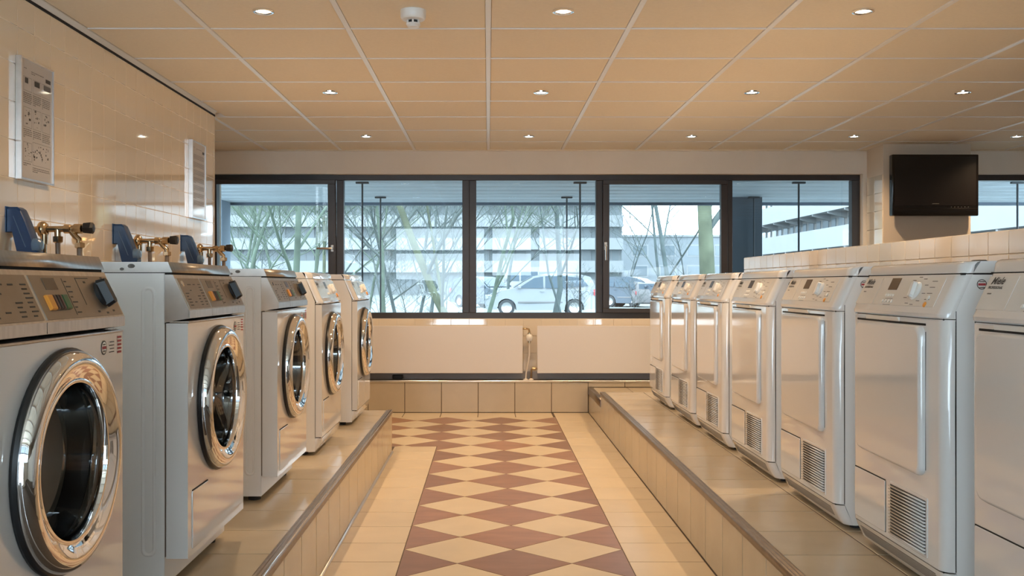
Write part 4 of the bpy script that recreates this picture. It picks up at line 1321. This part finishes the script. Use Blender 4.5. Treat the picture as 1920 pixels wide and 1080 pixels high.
# cars
def make_car(m_body, scale=1.0, van=False):
    r = empty('car')
    def inset(h): return 0.03 + max(0.0, h - 0.95) * 0.30 + max(0.0, 0.45 - h) * 0.15
    Wd = 1.76
    if not van:
        top = [(0.02, 0.42), (0.0, 0.55), (0.06, 0.70), (0.28, 0.86), (0.70, 0.98), (1.12, 1.06), (1.55, 1.33), (1.95, 1.54), (2.40, 1.63), (3.1, 1.65), (3.75, 1.60), (4.12, 1.50), (4.30, 1.15), (4.40, 0.95), (4.41, 0.55), (4.36, 0.30)]
    else:
        top = [(0.02, 0.42), (0.0, 0.60), (0.08, 0.85), (0.35, 1.05), (0.80, 1.20), (1.15, 1.65), (1.45, 2.15), (1.9, 2.32), (3.5, 2.36), (4.6, 2.34), (4.75, 2.2), (4.85, 1.2), (4.87, 0.55), (4.82, 0.30)]
    Ln = top[-1][0]
    wr, wf = Ln - 0.88, 0.86
    def arch(c): return [(c + 0.37 * math.cos(math.radians(a)), 0.30 + 0.37 * math.sin(math.radians(a))) for a in range(0, 181, 20)]
    P = top + [(wr + 0.37, 0.22)] + arch(wr) + [(wr - 0.37, 0.22), (wf + 0.37, 0.22)] + arch(wf) + [(wf - 0.37, 0.24), (0.08, 0.26)]
    n = len(P)
    vs = [(p[0], inset(p[1]), p[1]) for p in P] + [(p[0], Wd - inset(p[1]), p[1]) for p in P]
    mb = MB(); mb.mesh(vs, [tuple(range(n)), tuple(range(n, 2 * n))] + [(i, (i + 1) % n, n + (i + 1) % n, n + i) for i in range(n)])
    body = mb.build('body', m_body, r, angle=40)
    k = 1.0 if not van else 1.42
    W3 = ([[(1.32, 1.07), (1.93, 1.46), (2.28, 1.52), (2.28, 1.07)], [(2.36, 1.07), (2.36, 1.53), (3.16, 1.53), (3.16, 1.07)], [(3.24, 1.09), (3.24, 1.52), (3.78, 1.47), (4.02, 1.16)]] if not van else
          [[(1.35, 1.45), (1.62, 2.0), (2.2, 2.05), (2.2, 1.45)], [(2.3, 1.45), (2.3, 2.05), (3.4, 2.05), (3.4, 1.45)], [(3.5, 1.45), (3.5, 2.05), (4.6, 2.05), (4.6, 1.45)]])
    for w in W3:
        for s in (0, 1):
            mb = MB(); mb.poly([(q[0], (inset(q[1]) - 0.006) if s == 0 else (Wd - inset(q[1]) + 0.006), q[1]) for q in w])
            mb.build('side_window', 'car_glass', body, recalc=False)
    a, c = (top[5], top[7]) if not van else (top[4], top[6])
    mb = MB()
    mb.poly([(a[0] + 0.03, 0.20, a[1] + 0.03), (a[0] + 0.03, Wd - 0.20, a[1] + 0.03), (c[0] - 0.04, Wd - 0.30, c[1] - 0.01), (c[0] - 0.04, 0.30, c[1] - 0.01)])
    ob = mb.build('windscreen', 'car_glass', body, recalc=False); ob.location = (-0.02, 0, 0.02)
    mb = MB(); e = top[-4] if not van else top[-3]; d = top[-5] if not van else top[-4]
    mb.poly([(e[0] + 0.012, 0.22, e[1]), (e[0] + 0.012, Wd - 0.22, e[1]), (d[0] + 0.02, Wd - 0.30, d[1] - 0.03), (d[0] + 0.02, 0.30, d[1] - 0.03)])
    mb.build('rear_window', 'car_glass', body, recalc=False)
    for s in (0, 1):
        yy = 0.015 if s == 0 else Wd - 0.065
        mb = MB(); mb.rbox(Ln - 0.14, Ln + 0.006, yy, yy + 0.05, 0.78, 1.02, 0.01, 1); mb.build('tail_light', 'tail_light', body)
        mb = MB(); mb.rbox(0.03, 0.32, yy + 0.005, yy + 0.055, 0.66, 0.80, 0.01, 1); mb.build('head_light', 'head_light', body)
        mb = MB(); mb.rbox(1.30 if not van else 1.25, 1.42 if not van else 1.37, -0.13 if s == 0 else Wd - 0.04, 0.04 if s == 0 else Wd + 0.13, 1.05 * k, 1.18 * k, 0.03, 2); mb.build('mirror', m_body, body)
        mb = MB()
        for dx in (2.15, 3.05): mb.rbox(dx, dx + 0.18, 0.012 if s == 0 else Wd - 0.04, 0.04 if s == 0 else Wd - 0.012, 0.93, 0.96, 0.008, 1)
        mb.build('door_handle', m_body, body)
        mb = MB(); mb.rbox(1.3, Ln - 1.35, 0.018 if s == 0 else Wd - 0.06, 0.06 if s == 0 else Wd - 0.018, 0.50, 0.56, 0.008, 1); mb.build('side_moulding', 'car_pale', body)
    wm = MB(); wm.lathe([(0.20, -0.01), (0.31, 0.0), (0.32, 0.03), (0.32, 0.17), (0.31, 0.20), (0, 0.20)], 'y', (0, 0, 0), 24); wd = wm.data('wheel', 'tyre')
    hm = MB(); hm.lathe([(0, 0.02), (0.05, 0.01), (0.06, 0.03), (0.17, 0.02), (0.21, -0.012), (0.215, 0.02)], 'y', (0, 0, 0), 20); hd = hm.data('hubcap', 'alu')
    for xw in (wf, wr):
        for s in (0, 1):
            o = link('wheel', wd, r, (xw, 0.05 if s == 0 else Wd - 0.05, 0.32))
            hb = link('hubcap', hd, o, (0, 0, 0))
            if s: o.rotation_euler = (0, 0, math.pi)
    return r
c1 = make_car('car_silver'); c1.location = (px_at(908, 37.0), 37.0, GZ); tag(c1, 'silver people carrier parked broadside behind the middle pane', 'car')
c2 = make_car('car_blue'); c2.location = (px_at(985, 50.0), 50.0, GZ); c2.rotation_euler = (0, 0, math.radians(128)); tag(c2, 'dark blue car parked behind the silver car', 'car')
c3 = make_car('car_white', van=True); c3.location = (px_at(910, 62.0), 62.0, GZ); tag(c3, 'white van standing behind the parked cars', 'van')
c4 = make_car('car_pale'); c4.location = (px_at(1142, 54.0), 54.0, GZ); c4.rotation_euler = (0, 0, math.radians(-75)); c4.scale = (0.85, 0.85, 0.85); tag(c4, 'pale car seen from behind through the opening sash pane', 'car')
c5 = make_car('car_blue'); c5.location = (px_at(1262, 54.0), 51.5, GZ); c5.rotation_euler = (0, 0, math.radians(150)); tag(c5, 'blue-grey car parked farther right behind the opening sash pane', 'car')

# far slab of flats
fb = empty('apartment_building', (0, 117, GZ))
mb = MB(); mb.box(-150, 16.3, 0, 12, 0, 34); mb.build('wall', 'facade', fb)  # carried on unseen to the left to block bright sky in tile reflections
pm = MB(); pm.box(-150, 16.3, -1.2, -1.0, 0, 1.15); pd = pm.data('balcony_parapet', 'far_parapet')
sm_ = MB(); sm_.box(-150, 16.3, -1.4, 0, -0.25, 0); sdt = sm_.data('balcony_slab', 'far_parapet')
wmw = MB(); wmw.box(0, 1.9, -0.06, 0.02, 0, 1.5); wdd = wmw.data('window', 'far_window')
fmw = MB(); fmw.box(0.9, 1.02, -0.10, 0.0, 0, 1.5); fmw.box(-0.1, 0.0, -0.10, 0.0, -0.05, 1.55); fmw.box(1.9, 2.0, -0.10, 0.0, -0.05, 1.55); fmd = fmw.data('window_frame', 'far_parapet')
for fl in range(5):
    z = 2.95 + 2.75 * fl
    link('balcony_slab', sdt, fb, (0, 0, z)); link('balcony_parapet', pd, fb, (0, 0, z))
    for k in range(20):
        o = link('window', wdd, fb, (14.0 - 3.1 * k - (0.4 if k % 3 else 0), 0, z + 1.0)); link('window_frame', fmd, o)
for k in range(20):
    link('window', wdd, fb, (13.6 - 3.1 * k, 0, 0.9))
tag(fb, 'pale grey block of flats with white balcony bands behind the trees', 'building')
# gallery flats running away from the window
gb = empty('gallery_building', (26, 0, GZ))
mb = MB(); mb.box(1.5, 14, 30, 102, 0, 34); mb.build('wall', 'facade_brick', gb)
pm = MB(); pm.box(0, 0.15, 30, 102, 0, 1.30); pd = pm.data('gallery_parapet', 'facade_white')
sm_ = MB(); sm_.box(0, 1.5, 30, 102, -0.22, 0); sdt = sm_.data('gallery_slab', 'facade_white')
wmw = MB(); wmw.box(-0.05, 0.02, 0, 1.3, 0.9, 2.2); wdd = wmw.data('window', 'facade_pane')
dmw = MB(); dmw.box(-0.05, 0.02, 0, 0.9, 0.0, 2.2); dmd = dmw.data('door', 'facade_pane')
fin = MB(); fin.prism([(0.05, 0), (1.5, 0), (1.5, -0.55), (0.05, -0.15)], 'y', 0, 0.2); fnd = fin.data('gallery_bracket', 'facade_white')
for fl in range(4):
    z = 4.28 - 2.78 + 2.78 * fl
    link('gallery_slab', sdt, gb, (0, 0, z)); link('gallery_parapet', pd, gb, (0, 0, z))
    for k in range(20):
        yy = 32 + 3.5 * k
        link('window', wdd, gb, (1.5, yy, z)); link('door', dmd, gb, (1.5, yy + 1.9, z)); link('gallery_bracket', fnd, gb, (0, yy + 3.1, z - 0.2))
tag(gb, 'white gallery flats with long parapets behind the fifth pane', 'building')
# low building beyond the car park
lb = empty('low_building', (34, 150, GZ))
mb = MB(); mb.box(-22, 26, 0, 12, 0, 8.7); mb.build('wall', 'far_facade', lb)
mb = MB(); mb.box(-22.2, 26.2, -0.2, 12, 8.7, 9.0); mb.build('roof_edge', 'facade_white', lb)
wmw = MB(); wmw.box(0, 2.2, -0.06, 0.02, 0, 1.5); wdd = wmw.data('window', 'facade_pane'); fr_ = MB(); fr_.box(-0.2, 2.4, -0.05, 0.02, -0.2, 1.7); frd = fr_.data('window_frame', 'facade_white')
for fl in range(2):
    for k in range(10):
        o = link('window', wdd, lb, (-20 + 4.3 * k, 0, 2.6 + 3.2 * fl)); link('window_frame', frd, o, (0, 0.03, 0))
tag(lb, 'low pale building beyond the car park', 'building')

# bare trees
def make_tree(x, y, h, r0, seed, mtrunk, mtwig, label, lean=(0, 0), forks=2, twigs=2, low=0.25, spread=0.6, name='bare_tree', levels=4, kink=0.12):
    rn = random.Random(seed)
    if r0 < 0.14: r0 *= 0.72
    root = empty(name, (x, y, GZ))
    tr, br = MB(), MB()
    def grow(p, d, length, r, lev, mbx):
        n = 5 if lev == 0 else 4
        path = [p]; rad = [r]
        dd = d.copy()
        for k in range(n):
            dd = dd + Vector((rn.gauss(0, kink), rn.gauss(0, kink), rn.gauss(0.03, kink * 0.5)))
            dd.normalize()
            path.append(path[-1] + dd * length / n)
            rad.append(r * (1 - 0.5 * (k + 1) / n) if lev < levels - 1 else r * (1 - 0.85 * (k + 1) / n))
        mbx.tube(path, rad, 8 if lev == 0 else (5 if lev == 1 else 3), caps=False)
        if lev >= levels - 1: return
        kids = (4 + forks) if lev == 0 else (4 + twigs)
        for k in range(kids):
            t = low + (1 - low) * (k + rn.random()) / kids if lev == 0 else 0.2 + 0.8 * (k + rn.random()) / kids
            i = min(int(t * n), n - 1); f = t * n - i
            q = path[i].lerp(path[i + 1], f)
            a = rn.uniform(0, 2 * math.pi)
            side = Vector((math.cos(a), math.sin(a), rn.uniform(0.1, 0.9)))
            nd = (dd * (1 - spread) + side * spread); nd.normalize()
            grow(q, nd, length * rn.uniform(0.42, 0.68), max(rad[i] * rn.uniform(0.40, 0.62), 0.004), lev + 1, br)
    grow(Vector((0, 0, -0.05)), Vector((lean[0], lean[1], 1)).normalized(), h, r0, 0, tr)
    tr.build('trunk', mtrunk, root, recalc=False, angle=80)
    br.build('branches', mtwig, root, recalc=False, angle=80)
    return tag(root, label, 'tree' if name == 'bare_tree' else 'shrub', 'bare trees outside the window' if name == 'bare_tree' else 'bare shrubs outside the window')
def T(px, y, *a, **k): return make_tree(px_at(px, y), y, *a, **k)
SV = dict(levels=5, low=0.05, spread=0.55, forks=3, twigs=1)
T(1331, 21, 9, 0.185, 11, 'bark_moss', 'twig', 'thick mossy trunk beside the edge of the opening sash pane', low=0.12, kink=0.03)
T(1262, 30, 7, 0.11, 12, 'bark_grey', 'twig', 'slim forking tree in the middle of the opening sash pane', lean=(-0.05, 0), kink=0.05, low=0.2)
T(1238, 31, 6, 0.07, 13, 'bark_grey', 'twig', 'thinnest straight tree in the opening sash pane', kink=0.05, low=0.25)
T(1036, 27, 6, 0.12, 14, 'bark_grey', 'twig', 'tree standing in front of the silver car', lean=(0.04, 0), low=0.22, spread=0.75, forks=3)
T(1060, 25, 4.0, 0.05, 114, 'bark_grey', 'twig', 'thin slanting tree in front of the rear half of the silver car', lean=(-0.25, 0), low=0.3, spread=0.7)
T(905, 24, 5, 0.08, 15, 'bark_green', 'twig_green', 'greenish leaning tree at the edge of the middle pane', lean=(0.28, 0), levels=5, low=0.1)
T(862, 20, 6, 0.13, 16, 'bark_moss', 'twig', 'mossy tree leaning away from the mullion in the second pane', lean=(-0.40, 0), low=0.1, levels=5)
T(838, 24, 5, 0.06, 17, 'bark_moss', 'twig', 'thin pale tree behind the mossy leaning one', kink=0.08, levels=5, low=0.1)
T(722, 22, 5, 0.08, 18, 'bark_green', 'twig', 'green-tinged tree close to a steel rod in the second pane', lean=(-0.15, 0.0), levels=5, low=0.1)
T(745, 30, 6, 0.08, 19, 'bark_grey', 'twig', 'grey tree leaning away from the steel rod in the second pane', lean=(-0.1, 0), levels=5, low=0.1)
T(785, 33, 6, 0.08, 20, 'bark_grey', 'twig', 'grey forked tree in the middle of the second pane', lean=(0.08, 0), levels=5, low=0.1)
T(808, 36, 7, 0.09, 21, 'bark_grey', 'twig', 'grey tree beside the forked one in the second pane', levels=5, low=0.1)
T(690, 38, 7, 0.08, 22, 'bark_green', 'twig_green', 'distant greenish tree between the steel rods of the second pane', lean=(0.15, 0), levels=5, low=0.1)
T(548, 19, 6, 0.105, 23, 'bark_green', 'twig_green', 'thick green trunk in the tilted sash pane', kink=0.03, levels=5, low=0.12)
T(480, 20, 5, 0.07, 24, 'bark_green', 'twig_green', 'green forked tree toward the blue pillar in the tilted sash pane', lean=(-0.12, 0), levels=5, low=0.12)
T(492, 21, 5, 0.065, 25, 'bark_green', 'twig_green', 'green slim tree between forked tree and thick trunk', lean=(0.05, 0), levels=5, low=0.1)
T(455, 24, 5, 0.06, 26, 'bark_green', 'twig_green', 'greenish small tree closest to the blue pillar', levels=5, low=0.1)
T(585, 25, 5, 0.06, 27, 'bark_green', 'twig_green', 'green tree leaning toward the window handle', lean=(0.2, 0), levels=5, low=0.1)
T(606, 28, 6, 0.08, 28, 'bark_moss', 'twig_green', 'pale upright tree behind the window handle', kink=0.04, levels=5, low=0.1)
T(520, 34, 7, 0.09, 29, 'bark_green', 'twig_green', 'distant green tree in the tilted sash pane', levels=5, low=0.1)
T(640, 40, 8, 0.11, 30, 'bark_grey', 'twig', 'distant grey tree half hidden by the mullion beside the handle', levels=5, low=0.08)
T(430, 36, 7, 0.09, 130, 'bark_green', 'twig_green', 'distant green tree partly behind the blue pillar', levels=5, low=0.08)
T(950, 44, 8, 0.10, 31, 'bark_grey', 'twig', 'distant grey tree beyond the silver car', levels=5, low=0.15)
T(1180, 75, 9, 0.10, 32, 'bark_grey', 'twig', 'distant small tree beside the end of the flats', levels=5, low=0.1)
T(1290, 80, 6, 0.08, 33, 'bark_grey', 'twig', 'distant low tree beside the mossy trunk', levels=5, low=0.1)
sh = ['bare shrub at the foot of the second pane, near the steel rod', 'bare shrub at the foot of the second pane, in its middle', 'bare shrub at the foot of the second pane, near the mossy tree',
      'bare shrub in front of the rear wheel of the silver car', 'bare shrub under the tilted sash pane', 'bare shrub at the foot of the opening sash pane', 'bare shrub at the mullion beside the silver car bonnet']
for k, (px, y, h) in enumerate(((715, 27, 2.2), (765, 29, 2.0), (835, 26, 1.9), (1092, 33, 1.3), (500, 24, 2.2), (1190, 40, 1.4), (885, 28, 1.5))):
    T(px, y, h, 0.022, 60 + k, 'twig', 'twig', sh[k], low=0.02, spread=0.7, forks=6, twigs=2, name='bare_shrub')
